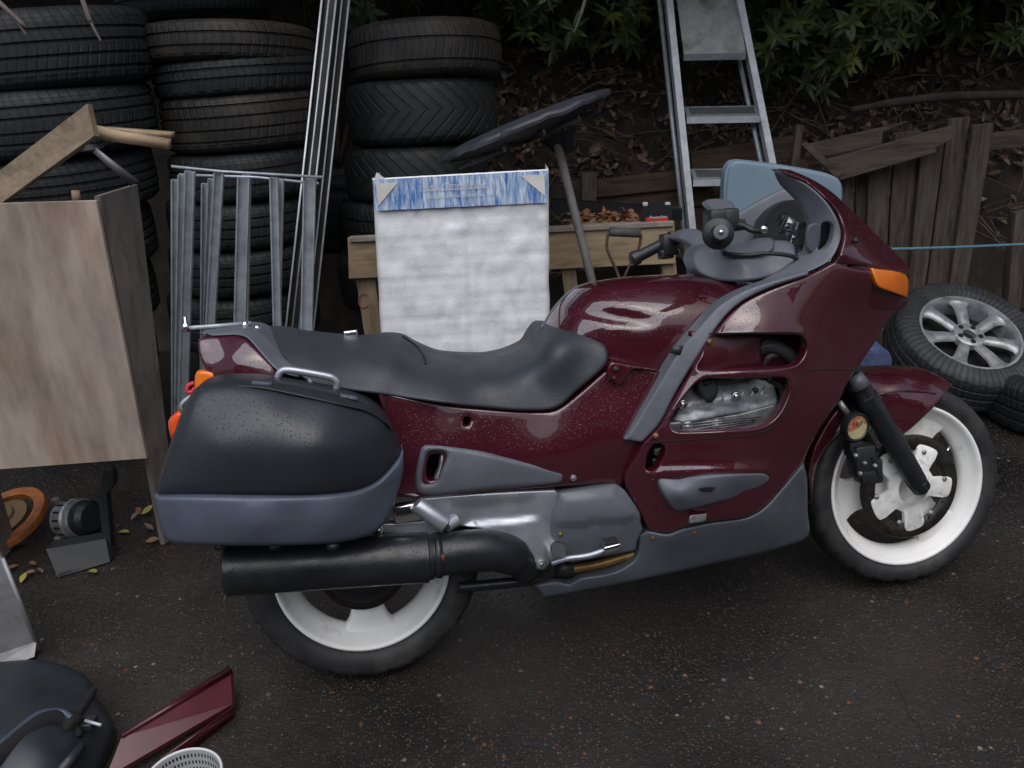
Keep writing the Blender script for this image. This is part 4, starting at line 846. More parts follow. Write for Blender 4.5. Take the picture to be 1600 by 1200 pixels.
mobj('perforated_wall', V, F, mat('grey_basket_wall', (.3, .31, .31), .5, var=.1), bs)
mobj('floor', *xf(lathe([(0, 0), (Rb*.78, 0)], 48), Matrix.Translation((cb[0], cb[1], cb[2]-.12))), mat('grey_basket_floor', (.3, .31, .31), .5, var=.1), bs)

# ================================================================== MOTORCYCLE
bike = empty('motorcycle'); bike.matrix_world = BM
tag(bike, 'burgundy touring motorcycle with grey trim, white wheels and missing windscreen, leaning on its stand', 'motorcycle')
SIDE = [(320, 560, .12), (430, 590, .165), (600, 612, .205), (700, 640, .21), (850, 650, .205), (950, 575, .20), (1028, 580, .215), (1005, 640, .215),
        (700, 690, .225), (850, 705, .225), (940, 700, .215), (975, 690, .22), (610, 775, .20), (650, 770, .21), (780, 760, .21), (900, 757, .205), (950, 757, .19), (600, 690, .2)]
FAIR = [(990, 670, .238), (1060, 560, .255), (1120, 490, .265), (1200, 450, .275), (1290, 412, .265), (1150, 560, .305), (1250, 560, .275), (1330, 520, .205),
        (1395, 485, .11), (1300, 640, .225), (1150, 720, .305), (1050, 760, .262), (1005, 800, .21), (980, 745, .215), (1160, 800, .262), (1250, 720, .22),
        (1200, 500, .292), (1260, 470, .275), (1330, 460, .235), (1363, 430, .225), (1420, 440, .075), (1420, 466, .07), (1200, 680, .285)]
COWL = [(1320, 365, .245), (1215, 266, .20), (1250, 275, .175), (1290, 312, .225), (1345, 345, .085), (1300, 300, .12), (1400, 397, .02), (1305, 408, .262), (1363, 430, .228),
        (1421, 425, .06), (1421, 466, .07), (1380, 410, .16), (1345, 390, .21)]
def off(c, d): return [(a, b, y+d) for a, b, y in c]

# --- near-black filler closing the openings, its colour standing for the shade inside
relief('inner_filler', [(330, 545), (430, 590), (700, 640), (950, 600), (1030, 585), (1180, 470), (1280, 430), (1380, 470), (1330, 580), (1262, 700), (1250, 760), (1160, 840), (960, 880), (860, 880), (700, 790), (480, 700), (340, 620)],
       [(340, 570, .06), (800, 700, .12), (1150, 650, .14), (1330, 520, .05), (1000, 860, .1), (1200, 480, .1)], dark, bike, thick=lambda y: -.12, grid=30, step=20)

# --- fuel tank: a loft whose top outline follows the photograph
def section(W, H, n, ztop, drop, K=40):
    out = [(W*.93, ztop-drop), (W*.985, ztop-H-(drop-H)*.5)]
    for k in range(K+1):
        q = math.pi*k/K; c, s = math.cos(q), math.sin(q)
        out.append((W*math.copysign(abs(c)**(2/n), c), ztop-H+H*abs(s)**(2/n)))
    return out+[(-W*.985, ztop-H-(drop-H)*.5), (-W*.93, ztop-drop)]
def solve_station(u, v, W, H, n, drop):
    p = B(u, v, 0); X, z = p[0], p[2]
    for _ in range(12):
        P = np.array([bworld((X, -a, b)) for a, b in section(W, H, n, z, drop)]); q = proj(P); i = q[:, 1].argmin()
        X += (u-q[i, 0])/520; z -= (v-q[i, 1])/520
    return X, z
def loft(name, st, n, m, parent, drop, dent=None, N=56):
    sol = [(*solve_station(u, v, W, H, n, drop), W, H) for u, v, W, H in st]; path = cr([np.array(s) for s in sol], 10)
    V = []; F = []
    for X, z, W, H in path: V += [np.array((X, -a, b)) for a, b in section(W, H, n, z, drop)]
    k = len(section(.1, .1, 2, 0, .2))
    if dent:
        for c, ax, ay, dep in dent:
            P = proj(np.array([bworld(v) for v in V]))
            for i, q in enumerate(P):
                if V[i][1] < .06:
                    dx, dy = q[0]-c[0], q[1]-c[1]; a = R(9); e = ((dx*math.cos(a)+dy*math.sin(a))/ax)**2+((-dx*math.sin(a)+dy*math.cos(a))/ay)**2
                    if e < 1: V[i] = V[i]+np.array((0, dep*(1-e)**1.2, -dep*.5*(1-e)))
    for i in range(len(path)-1):
        for j in range(k-1): F.append((i*k+j, i*k+j+1, (i+1)*k+j+1, (i+1)*k+j))
    F.append(tuple(range(k))); F.append(tuple((len(path)-1)*k+j for j in range(k)))
    return mobj(name, V, F, m, parent)
tank = loft('fuel_tank', [(838, 545, .12, .05), (853, 511, .14, .07), (873, 475, .165, .09), (903, 449, .185, .115), (950, 436, .20, .135), (1015, 430, .208, .15), (1085, 429, .205, .15), (1150, 437, .195, .13), (1205, 452, .18, .1)],
            2.5, paint, bike, .25, dent=[((958, 492), 78, 15, .016)])
mobj('tank_trim', *tube(cr([B(846, 512, .05), B(868, 478, -.02), B(897, 451, -.06), B(930, 440, -.1)], 6), .0032, 8), grey, bike)

# --- seat
SEATC = [(412, 516, -.09), (480, 521, -.1), (560, 528, -.1), (625, 524, -.1), (690, 552, -.09), (760, 555, -.09), (825, 536, -.06), (848, 516, .02),
         (430, 532, .0), (480, 540, .06), (560, 545, .07), (620, 545, .07), (690, 568, .07), (760, 571, .08), (820, 560, .1), (850, 535, .14), (880, 530, .185),
         (470, 570, .15), (560, 580, .165), (640, 590, .17), (740, 605, .18), (840, 600, .19), (910, 560, .2), (945, 550, .205),
         (470, 592, .185), (530, 606, .2), (620, 618, .21), (760, 640, .215), (860, 641, .212), (900, 612, .212), (940, 580, .212)]
def seat_fold(P):
    y = np.zeros(len(P))
    for (cx, cy, ax, ay, d) in ((652, 552, 30, 9, -.018), (660, 570, 16, 6, -.01), (636, 530, 18, 6, .012)):
        e = ((P[:, 0]-cx)/ax)**2+((P[:, 1]-cy)/ay)**2; y += d*np.exp(-e*1.5)
    return y
seat = relief('seat', [(411, 513), (440, 511), (480, 519), (560, 526), (610, 522), (630, 524), (652, 537), (690, 551), (740, 555), (790, 552), (822, 538), (850, 514), (880, 516), (918, 526), (944, 539), (950, 556), (944, 574), (900, 612), (876, 634), (855, 641), (800, 641),
        (700, 631), (600, 617), (530, 607), (478, 594), (448, 562), (420, 528)], SEATC, vinyl, bike, thick=lambda y: -.16, edge=6, ed=.008, grid=7, extra=seat_fold, reg=4e-3)
mobj('seam', *tube(cr([B(630, 526, -.02), B(650, 540, .06), B(662, 556, .1), B(665, 568, .125)], 5), .0035, 6), blackp, seat)
mobj('seat_lock', *rbox(B(548, 523, -.12), (.018, .012, .012), bev=.003), chrome, bike)

# --- rear side cover and scoop
sc = relief('side_cover', [(1030, 581, 1), (1012, 648), (1004, 690), (990, 716), (976, 745), (972, 760, 1), (952, 757), (880, 760), (770, 768), (655, 778), (612, 776, 1), (604, 740), (606, 690), (600, 650), (588, 608, 1), (620, 617), (700, 632), (780, 641), (858, 643), (884, 631), (945, 579), (956, 566, 1), (990, 571)],
       SIDE, paint, bike, thick=.05, edge=5, ed=.006, holes=[[(726, 652), (735, 653), (733, 664), (724, 664)], [(672, 712), (690, 710), (692, 720), (684, 745), (678, 750), (668, 750), (666, 735)]], mirror=True)
SCOOP = [(655, 700, .232), (880, 745, .216), (660, 770, .22), (700, 735, .238), (760, 735, .236), (820, 742, .226), (735, 703, .234), (790, 765, .222)]
scoop = relief('side_scoop', [(664, 696), (735, 702), (790, 715), (880, 737), (882, 750), (872, 757), (770, 765), (668, 775), (652, 769), (648, 752), (655, 712)], SCOOP, grey, bike, thick=.03, edge=8, ed=.012,
       holes=[[(670, 707), (692, 705), (698, 712), (690, 735), (682, 752), (663, 756), (660, 746), (665, 718)]], grid=6)
relief('scoop_duct', [(690, 706), (700, 708), (694, 735), (684, 752), (678, 752), (686, 730)], [(690, 720, .215)], alu, scoop, thick=.02, edge=3, ed=.006, grid=5)
def bolt(u, v, Y, r=.006, m=chrome, parent=bike, name='bolt'):
    p = B(u, v, Y); M = Matrix.Translation(Vector(p))@Matrix.Rotation(math.pi/2, 4, 'X')
    return mobj(name, *xf(lathe([(0, .004), (r*.45, .004), (r*.5, .001), (r*.7, .003), (r, .001), (r, -.006)], 16), M), m, parent)
bolt(896, 747, .213, .008, alu_dirty)
mobj('seam', *tube(cr([B(604, 620, .207), B(601, 640, .206), B(598, 660, .204)], 5), .0018, 6), dark, sc)
# bracket under the tank
br = relief('tank_bracket', [(955, 566, 1), (1028, 577, 1), (1028, 581, 1), (990, 577), (982, 583), (972, 601), (964, 600), (952, 590), (949, 578)], [(960, 570, .226), (1028, 580, .222), (968, 600, .222)], paint, bike, thick=.02, edge=2.5, ed=.004, grid=5)
bolt(963, 577, .227, .0075, blackp, br); bolt(960, 591, .227, .0045, blackp, br)

# --- tail
TAILC = [(312, 530, .10), (345, 522, .085), (385, 528, .125), (432, 578, .17), (428, 594, .175), (340, 602, .135), (318, 560, .12), (370, 560, .16)]
tail = relief('tail_cover', [(310, 531, 1), (330, 525), (372, 525), (386, 531, 1), (433, 578, 1), (428, 600, 1), (342, 606, 1), (324, 582), (312, 556)], TAILC, paint, bike, thick=lambda y: -.14, edge=5, ed=.006, grid=7)
relief('grab_rail', [(314, 520), (345, 515), (395, 514), (412, 522), (440, 556), (470, 580), (468, 590), (432, 578), (388, 530), (370, 524), (330, 525)], [(320, 520, .08), (400, 517, .07), (412, 535, .11), (468, 585, .185), (432, 575, .18), (388, 530, .135), (345, 522, .09)], grey, bike, thick=lambda y: -.13, edge=4, ed=.012, grid=6)
mobj('grab_handle', *tube(cr([B(432, 604, .21), B(434, 590, .215), B(440, 580, .218), B(452, 578, .22), B(480, 582, .222), B(512, 588, .222), B(522, 592, .221), B(527, 600, .219), B(522, 618, .212)], 5), .0088, 10), alu, bike)
mobj('grab_strut', *tube([B(483, 592, .2), B(487, 600, .205), B(489, 606, .205), B(512, 610, .2)], .006, 8), alu, bike)
rk = mobj('rack_stay', *tube([B(290, 513, .02), B(345, 509, .0), B(392, 505, -.02)], .0055, 10), steel, bike)
mobj('stay_bolt', *tube([B(289, 495, .02), B(290, 505, .02), B(290.2, 506, .02), B(291, 518, .02)], [.005, .005, .0095, .0095], 10), chrome, rk)
for u, v in ((322, 512), (383, 507), (402, 513)):
    mobj('rack_bolt', *tube([B(u, v-4, .0), B(u, v+7, .0)], .008, 10), chrome, rk)
ind = relief('rear_indicator', [(308, 580), (332, 582), (334, 596), (314, 612), (305, 611), (304, 596)], [(320, 590, .13), (305, 610, .12), (335, 585, .14)], orange, bike, thick=.03, edge=5, ed=.008, grid=5)
mobj('tie_strap', *tube(cr([B(303, 598, .1), B(294, 603, .1), B(293, 612, .1), B(300, 612, .1), B(304, 606, .1)], 5), .005, 8), mat('pink_red_strap', (.5, .03, .06), .5), bike)
relief('tail_lamp', [(285, 643), (272, 647), (263, 658), (265, 676), (270, 688), (285, 670)], [(270, 660, .09), (285, 645, .1), (285, 680, .1)], mat('orange_red_lens', (.72, .07, .008), .2, coat=.5), bike, thick=.06, edge=6, ed=.015, grid=5)
mobj('lamp_bracket', *tube(cr([B(302, 618, .1), B(290, 626, .1), B(284, 634, .1), B(286, 642, .1)], 4), .007, 8), alu_dirty, bike)

# --- pannier
PANC = [(250, 770, .355), (275, 690, .36), (300, 625, .345), (345, 600, .335), (460, 610, .345), (560, 632, .335), (600, 660, .32), (622, 705, .30), (590, 750, .345),
        (420, 690, .425), (500, 700, .43), (340, 690, .41), (420, 640, .395), (540, 690, .40), (420, 765, .415), (520, 765, .40), (300, 765, .385), (575, 710, .365), (520, 650, .385), (350, 645, .385)]
pan = relief('pannier', [(242, 777, 1), (254, 730), (270, 682), (288, 634), (306, 607), (330, 597), (360, 594), (400, 596), (460, 604), (540, 621), (575, 631), (598, 648), (616, 676), (629, 707), (622, 722), (604, 744), (580, 762), (545, 773), (480, 777), (400, 778, 1), (300, 777)],
       PANC, case_black, bike, thick=lambda y: .2, edge=20, ed=.03, grid=9)
relief('lower_shell', [(241, 775, 1), (300, 775), (400, 776), (480, 775), (545, 770), (580, 759), (604, 741), (630, 706, 1), (630, 735), (618, 782), (603, 815), (578, 836), (520, 849), (400, 853), (300, 851), (264, 846), (250, 822)],
       [(243, 776, .365), (400, 777, .428), (500, 777, .415), (560, 768, .385), (605, 742, .345), (628, 710, .305), (400, 820, .43), (520, 815, .41), (300, 820, .40), (260, 835, .36), (290, 849, .38), (400, 852, .40), (520, 848, .385), (590, 825, .335), (620, 760, .31), (250, 800, .365)],
       grey_dark, pan, thick=lambda y: .2, edge=7, ed=.014, grid=9)
relief('top_rim', [(308, 606), (345, 595), (400, 595), (460, 602), (540, 619), (578, 631), (600, 650), (612, 670), (600, 660), (572, 643), (530, 633), (455, 616), (400, 606), (345, 605), (315, 612)],
       [(310, 606, .32), (400, 596, .325), (400, 606, .36), (460, 603, .33), (455, 616, .365), (578, 631, .315), (572, 643, .345), (612, 670, .315)], mat('pannier_rim', (.017, .02, .023), .45, var=.2, drops=.4), pan, thick=.03, edge=4, ed=.006, grid=6)
for q in ([(393, 597), (424, 599), (424, 603), (393, 601)], [(532, 617), (558, 622), (558, 626), (532, 621)]):
    relief('slot', [(*p, 1) for p in q], [(400, 600, .345), (545, 620, .338), (450, 560, .34)], grey_dark, pan, thick=.02, edge=1, ed=.001, grid=20)
for u in (345, 430, 520):
    mobj('rubber_foot', *tube([B(u, 848, .36), B(u, 857, .36)], .014, 12), blackp, pan)

# --- wheels
def wheel(name, X, Zc, Rt, Rr, hw, spokes, spoke_w):
    C = Matrix.Translation((X, 0, Zc))@Matrix.Rotation(math.pi/2, 4, 'X')
    w = mobj(name, *xf(lathe([(Rr*.97, hw*.72), (Rr, hw*.82), (Rr*.995, hw*.9), (Rr*.965, hw*.9), (Rr*.945, hw*.78), (Rr*.92, hw*.62), (Rr*.90, hw*.52), (Rr*.84, hw*.34), (Rr*.81, hw*.2), (Rr*.80, 0),
                             (Rr*.81, -hw*.2), (Rr*.9, -hw*.5), (Rr*.965, -hw*.9), (Rr, -hw*.85), (Rr*.97, -hw*.6), (Rr*.92, -hw*.3), (Rr*.92, hw*.3)], 96, True), C), white_rim, bike)
    ns = 9; tp = [(Rr*.95, hw*.5), (Rr, hw*.84)]
    prof = [(Rr*.96, hw*.55), (Rr*1.0, hw*.8), (Rr+(Rt-Rr)*.12, hw*.93), (Rr+(Rt-Rr)*.38, hw*1.0), (Rr+(Rt-Rr)*.68, hw*.96), (Rr+(Rt-Rr)*.86, hw*.82), (Rr+(Rt-Rr)*.95, hw*.58), (Rt*.997, hw*.3), (Rt, 0)]
    prof = prof+[(r, -z) for r, z in prof[:-1][::-1]]
    SG = 240; V, F = lathe(prof, SG, True); V = [np.array(v) for v in V]; k = len(prof)
    # tread grooves cut across the shoulders
    for s in range(SG):
        for i, o_ in ((5, 6), (6, 4), (7, 2), (9, 2), (10, 4), (11, 6)):
            if (s+o_) % 10 in (0, 1): V[s*k+i][:2] *= 1-.005/Rt; V[s*k+i][2] *= .97
    mobj('tyre', *xf((V, F), C), rub_bike, w)
    for a in spokes:
        Q = []; N = 9
        for i in range(N+1):
            t = i/N; r = Rr*(.84-.62*t); half = spoke_w*(.52+.75*(1-t)**5+.18*t); Q.append((r, half))
        ring = [(r, h) for r, h in Q]+[(r, -h) for r, h in Q[::-1]]
        V = []; n = len(ring)
        for z, sc_ in ((-.012, 1), (hw*.26, 1), (hw*.36, .8)):
            for r, h in ring: V.append((r*math.cos(a)-h*sc_*math.sin(a), r*math.sin(a)+h*sc_*math.cos(a), z))
        F = [tuple(range(n))[::-1], tuple(2*n+i for i in range(n))]
        for l in (0, 1):
            for i in range(n): F.append((l*n+i, l*n+(i+1) % n, (l+1)*n+(i+1) % n, (l+1)*n+i))
        mobj('spoke', *xf((V, F), C), white_rim, w, auto=50)
    mobj('hub', *xf(lathe([(0, hw*.5), (.03, hw*.5), (.045, hw*.42), (.06, hw*.3), (.06, -hw*.5), (0, -hw*.5)], 40), C), white_rim, w, auto=40)
    q = .15*math.pi
    p0 = C@Vector((Rr*.82*math.cos(q), Rr*.82*math.sin(q), 0)); p1 = C@Vector((Rr*.68*math.cos(q), Rr*.68*math.sin(q), .02))
    mobj('valve', *tube([p0, p1], [.005, .003], 8), chrome, w)
    return w, C
rw, RC = wheel('rear_wheel', 0.0, .31, .31, .228, .08, (R(-91), R(29), R(149)), .066)
mobj('brake_disc', *xf(lathe([(.06, .072), (.112, .072), (.114, .069), (.114, .066), (.06, .066)], 64, True), RC), disc_steel, rw)
mobj('disc_cover', *xf(lathe([(0, .085), (.06, .085), (.088, .08), (.098, .07), (.098, .04)], 48), RC), blackp, rw)
fw_, FC = wheel('front_wheel', 1.555, .296, .296, .238, .058, (R(187), R(66), R(-54)), .068)
dv = []; df = []
disc = mobj('brake_disc', *xf(lathe([(.108, .058), (.150, .058), (.152, .056), (.152, .052), (.108, .052)], 72, True), FC), disc_steel, fw_)
for i in range(36):
    a = 2*math.pi*i/36; r = (.118, .13, .142)[i % 3]
    mobj('disc_hole', *xf(lathe([(0, .0586), (.0038, .0586), (.0038, .0575)], 8), FC@Matrix.Translation((r*math.cos(a), r*math.sin(a), 0))), dark, disc)
# oversprayed disc carrier: uneven star of arms
N = 120; V = []; rr = []
for i in range(N):
    a = 2*math.pi*i/N; lobes = 1/(1+math.exp(-7*(math.cos(5*a+.9)+.25*math.sin(2*a)))); r = .07+.06*lobes+.004*math.sin(3*a+1); rr.append(r)
for z, s in ((.05, 1), (.060, 1), (.0625, .965), (.064, .55), (.076, .4)):
    for i in range(N): a = 2*math.pi*i/N; r = rr[i]*s if s > .9 else .115*s; V.append((r*math.cos(a), r*math.sin(a), z))
F = [(l*N+i, l*N+(i+1) % N, (l+1)*N+(i+1) % N, (l+1)*N+i) for l in range(4) for i in range(N)]
mobj('disc_carrier', *xf((V, F), FC), hub_white, fw_, auto=35)
for a in (R(187), R(66), R(-54), R(125), R(5), R(-110)):
    c = FC@Vector((.107*math.cos(a), .107*math.sin(a), .061)); mobj('disc_rivet', *xf(lathe([(0, .006), (.006, .006), (.008, 0)], 12), Matrix.Translation(c)@Matrix.Rotation(math.pi/2, 4, 'X')), alu_dirty, fw_)

# --- fork, caliper, front mudguard
fork = mobj('fork_leg', *tube([B(1327, 575, .1), B(1352, 618, .1), B(1353, 619, .1), B(1400, 697, .1), B(1432, 752, .1), B(1440, 765, .1), B(1443, 770, .1)], [.026, .027, .031, .031, .0285, .024, .012], 20), satin, bike, auto=50)
mobj('fork_leg', *tube([B(1327, 575, .1)*(1, -1, 1), B(1400, 697, .1)*(1, -1, 1), B(1443, 770, .1)*(1, -1, 1)], [.028, .03, .022], 16), satin, bike)
p = B(1436, 756, .1); mobj('axle_nut', *xf(lathe([(0, .034), (.009, .034), (.011, .03), (.015, .03), (.015, .02), (.02, .018), (.02, 0)], 20), Matrix.Translation(Vector(p))@Matrix.Rotation(math.pi/2, 4, 'X')), blackp, bike, auto=30)
mobj('fork_guard', *tube([B(1334, 585, .11), B(1345, 605, .115)], [.02, .028], 14), grey, fork)
cal = mobj('brake_caliper', *merge([rbox(B(1345, 718, .105), (.03, .03, .045), bev=.008), rbox(B(1352, 742, .11), (.024, .026, .02), bev=.006), rbox(B(1368, 735, .12), (.016, .014, .035), bev=.007),
            rbox(B(1333, 700, .1), (.02, .02, .022), bev=.006), tube([B(1330, 700, .12), B(1338, 722, .125), B(1352, 735, .12)], .006, 8), tube([B(1362, 712, .13), B(1374, 742, .13)], .011, 10)]), blackp, bike, auto=40)
mobj('brake_hose', *tube(cr([B(1312, 628, .1), B(1320, 650, .11), B(1327, 680, .11), B(1335, 700, .11)], 5), .006, 8), blackp, bike)
mobj('hose_clip', *tube([B(1311, 628, .115), B(1325, 648, .118)], .009, 8), alu_dirty, bike)
pr = B(1339, 668, .14); Mr = Matrix.Translation(Vector(pr))@Matrix.Rotation(R(12), 4, 'Z')@Matrix.Rotation(math.pi/2+R(6), 4, 'X')
hold = mobj('disc_holder', *xf(lathe([(0, .0), (.033, .0), (.036, .004), (.039, .003), (.041, -.004), (.04, -.02), (0, -.022)], 40), Mr), blackp, bike, auto=40)
mobj('paper_disc', *xf(lathe([(0, .0015), (.0325, .0015)], 40), Mr), yellowed, hold)
hv = [(0.033*math.cos(a)*.97, .033*math.sin(a)*.97, .0022) for a in np.linspace(R(15), R(195), 24)]
mobj('paper_print', *xf((hv, [tuple(range(24))]), Mr), mat('faded_red_print', (.32, .1, .055), .35, var=.5, vscale=70, color2=(.42, .33, .17), c2scale=60), hold)
for k, (x0, h0) in enumerate(((-.013, .012), (-.002, .013), (.009, .012))):
    V = [(x0+.003*math.cos(a)*1.2, .012+.006*math.sin(a), .003) for a in np.linspace(0, 6.28, 14)[:-1]]
    W2 = [(x0+.0018*math.cos(a), .012+.004*math.sin(a), .003) for a in np.linspace(0, 6.28, 14)[:-1]]
    mobj('numeral', *xf((V+W2, [(i, (i+1) % 13, 13+(i+1) % 13, 13+i) for i in range(13)]), Mr), dark, hold)
FEND = [(1340, 582, .05), (1365, 574, -.03), (1410, 573, -.05), (1450, 580, -.05), (1487, 600, -.01), (1365, 588, .045), (1410, 585, .03), (1455, 597, .035), (1360, 615, .078), (1420, 612, .08), (1465, 618, .07),
        (1375, 650, .086), (1400, 678, .088), (1430, 660, .086)]
mud = relief('front_mudguard', [(1338, 583, 1), (1365, 574), (1410, 572), (1450, 579), (1488, 601, 1), (1470, 625), (1440, 655), (1418, 674), (1402, 680), (1392, 676), (1376, 655), (1357, 622, 1), (1346, 600)], FEND, paint, bike, thick=lambda y: min(y-.01, -.07), edge=4, ed=.005, grid=6)
bolt(1372, 623, .088, .009, alu_dirty, mud)
mobj('mudguard_crease', *tube(cr([B(1358, 621, .084), B(1385, 614, .088), B(1425, 610, .084), B(1462, 615, .074)], 5), .0022, 8), paint, mud)
relief('rear_mudguard', [(1262, 742, 1), (1270, 706), (1294, 660), (1318, 630, 1), (1328, 640), (1314, 676), (1292, 698), (1276, 730), (1268, 790, 1)], [(1265, 745, .1), (1320, 632, .1), (1310, 680, .07), (1270, 780, .075)], paint, bike, thick=lambda y: -.08, edge=4, ed=.008, grid=6)

# --- exhaust, stand
mobj('muffler', *tube([B(352, 890, .27), B(353, 889.8, .27), B(358, 889.5, .27), B(362, 889, .27), B(662, 871, .235), B(668, 870.5, .235), B(669, 870.4, .235), B(676, 870, .235)], [.049, .06, .0625, .0605, .061, .061, .056, .054], 36), satin, bike, auto=40)
ex = mobj('exhaust_pipe', *tube(cr([B(672, 869, .235), B(720, 862, .23), B(765, 860, .22), B(800, 868, .19), B(825, 885, .15)], 6), [.052]*13+[.05]*6+[.045]*6, 28), satin, bike)
mobj('clamp', *tube([B(676, 868, .235), B(688, 867, .234)], .0555, 28), satin, ex)
mobj('heat_shield', *beam(B(352, 918, .25)+(0, 0, -.004), B(640, 903, .22)+(0, 0, -.004), .05, .003), satin, bike)
mobj('rusty_strap', *tube(cr([B(692, 868, .29), B(690, 890, .27), B(676, 902, .24), B(640, 908, .22)], 5), .005, 8), rusty, bike)
mobj('stand_bar', *tube(cr([B(715, 918, .12), B(780, 912, .12), B(845, 904, .12), B(880, 890, .1)], 5), .014, 12), satin, bike)
mobj('centre_stand', *merge([tube([B(800, 880, .1), B(846, 900, .11)], .02, 10), rbox(B(840, 892, .13), (.05, .01, .02)), tube([B(830, 880, .05), B(905, 880, .05)], .05, 12)]), blackp, bike)
mobj('swing_arm', *tube([B(575, 865, .02), B(720, 850, .02), B(830, 840, .02)], [.045, .05, .06], 14), blackp, bike)
# side stand on the far side: it carries the lean
q0 = np.array((.62, .16, .28)); q1 = np.array((.52, .36, 0.0))
q1 = np.array((.52, .40, (.40*abs(BL[2]))/BU[2]+.008)); 
mobj('side_stand', *merge([tube([q0, q1], .013, 10), tube([q1-(0.04, 0, .0), q1+(.04, 0, .0)], .012, 10)]), satin, bike)

# --- footpeg plate, lower covers
pl = relief('footrest_plate', [(655, 778, 1), (760, 770), (868, 765, 1), (873, 771), (861, 832), (876, 852, 1), (864, 872), (852, 889), (838, 889), (822, 871), (795, 847), (765, 832), (722, 822), (690, 824, 1), (672, 806)],
       [(655, 780, .20), (868, 766, .2), (720, 820, .2), (845, 885, .2), (760, 795, .205), (870, 850, .2)], alu, bike, thick=.02, edge=4, ed=.005, grid=6,
       extra=lambda P: -.010*np.clip(1-np.maximum(np.abs((P[:, 0]-775-.1*(P[:, 1]-800))/68), np.abs((P[:, 1]-800+.1*(P[:, 0]-770))/19))**6, 0, 1))
bolt(846, 882, .207, .013, alu_dirty, pl)
hg = relief('pillion_hanger', [(586, 824), (594, 818), (612, 817), (690, 812), (700, 822), (688, 838), (670, 846), (645, 847), (610, 835), (590, 834)], [(590, 826, .215), (690, 825, .22), (650, 845, .215)], alu, bike, thick=.02, edge=4, ed=.006, grid=6)
bolt(591, 829, .222, .014, chrome, hg)
mobj('pillion_footrest', *merge([tube([B(650, 787, .25), B(652, 789, .25), B(694, 818, .245), B(696, 820, .245)], [.018, .021, .022, .016], 16), tube([B(697, 821, .245), B(712, 812, .23)], .017, 12)]), alu, bike, auto=40)
mobj('chrome_bracket', *rbox(B(636, 800, .225), (.032, .015, .022), bev=.004), chrome, bike)
LC = [(872, 770, .21), (965, 758, .205), (1000, 812, .205), (995, 850, .18), (890, 880, .18), (860, 830, .2), (930, 800, .225), (920, 850, .2), (890, 830, .21), (880, 800, .215)]
lc = relief('lower_cover', [(874, 769, 1), (963, 757, 1), (976, 766), (1000, 802), (1001, 816), (1005, 826, 1), (996, 846), (994, 860, 1), (892, 880, 1), (856, 836, 1), (864, 800)], LC, grey, bike, thick=.03, edge=4, ed=.006, grid=6,
       extra=lambda P: np.where(P[:, 1] < 823-.1*(P[:, 0]-860), .012, 0.0)*np.clip((bdist(P, np.array([(874, 769), (963, 757), (1000, 802), (1005, 826), (860, 836)])))/14, 0, 1))
bolt(876, 835, .207, .006, gold, lc)
ped = mobj('brake_pedal', *tube(cr([B(862, 880, .225), B(885, 873, .235), B(920, 868, .24), B(950, 858, .245)], 5), .0075, 10), alu, bike)
mobj('pedal_pad', *rbox(B(954, 853, .25), (.022, .022, .009), ((1, 0, .1), (0, 1, 0), (-.1, 0, 1)), .003), chrome, ped)
for k in range(5):
    c = B(954, 849, .25)+np.array((-.014+.007*k, 0, .009)); mobj('pad_rib', *rbox(c, (.0016, .02, .0012), bev=.0005), blackp, ped)
mobj('footrest', *merge([tube([B(868, 856, .2), B(872, 858, .29)], [.017, .014], 14), rbox(B(868, 862, .22), (.022, .02, .014), bev=.005)]), alu_dirty, bike, auto=40)
mobj('footrest_rubber', *tube([B(871, 857, .225), B(873, 859, .30)], [.019, .017], 14), blackp, bike, auto=40)
mobj('coolant_pipe', *tube(cr([B(893, 889, .13), B(930, 883, .13), B(970, 872, .14), B(1004, 862, .15)], 5), .013, 12), gold, bike)
mobj('pipe_joint', *tube([B(868, 888, .12), B(896, 887, .13)], .024, 14), blackp, bike)

# --- fairing
UV_ = [(1112, 526), (1235, 523), (1254, 527), (1260, 540), (1255, 558), (1241, 571), (1200, 576), (1092, 578), (1098, 560)]
LW_ = [(1096, 594), (1150, 591), (1224, 590), (1235, 598), (1230, 622), (1216, 648), (1196, 664), (1168, 670), (1062, 675), (1048, 668), (1050, 650), (1073, 616)]
SL_ = [(1022, 695), (1038, 697), (1035, 715), (1022, 734), (1009, 733), (1011, 714)]
def lips(P):                                         # rolled edges round the openings and the lip over the grey guard
    y = np.zeros(len(P))
    for poly in (smooth_loop(UV_), smooth_loop(LW_)):
        d = bdist(P, poly); y += .007*np.exp(-(d/9)**2)
    for (a, b) in (((1025, 742), (1195, 735)),):
        a = np.array(a); b = np.array(b); t = np.clip(((P-a)@(b-a))/((b-a)@(b-a)), 0, 1); d = np.linalg.norm(P-a-t[:, None]*(b-a), axis=1); y += .012*np.exp(-(d/9)**2)*(P[:, 1] < 760)
    e = np.clip((490-P[:, 1])/40, 0, 1)
    d = np.abs(P[:, 1]-(522-.02*(P[:, 0]-1110))); y += np.where(P[:, 1] < 523, .01*np.exp(-(d/26)**2), 0)*np.clip((1260-P[:, 0])/60, 0, 1)
    return y
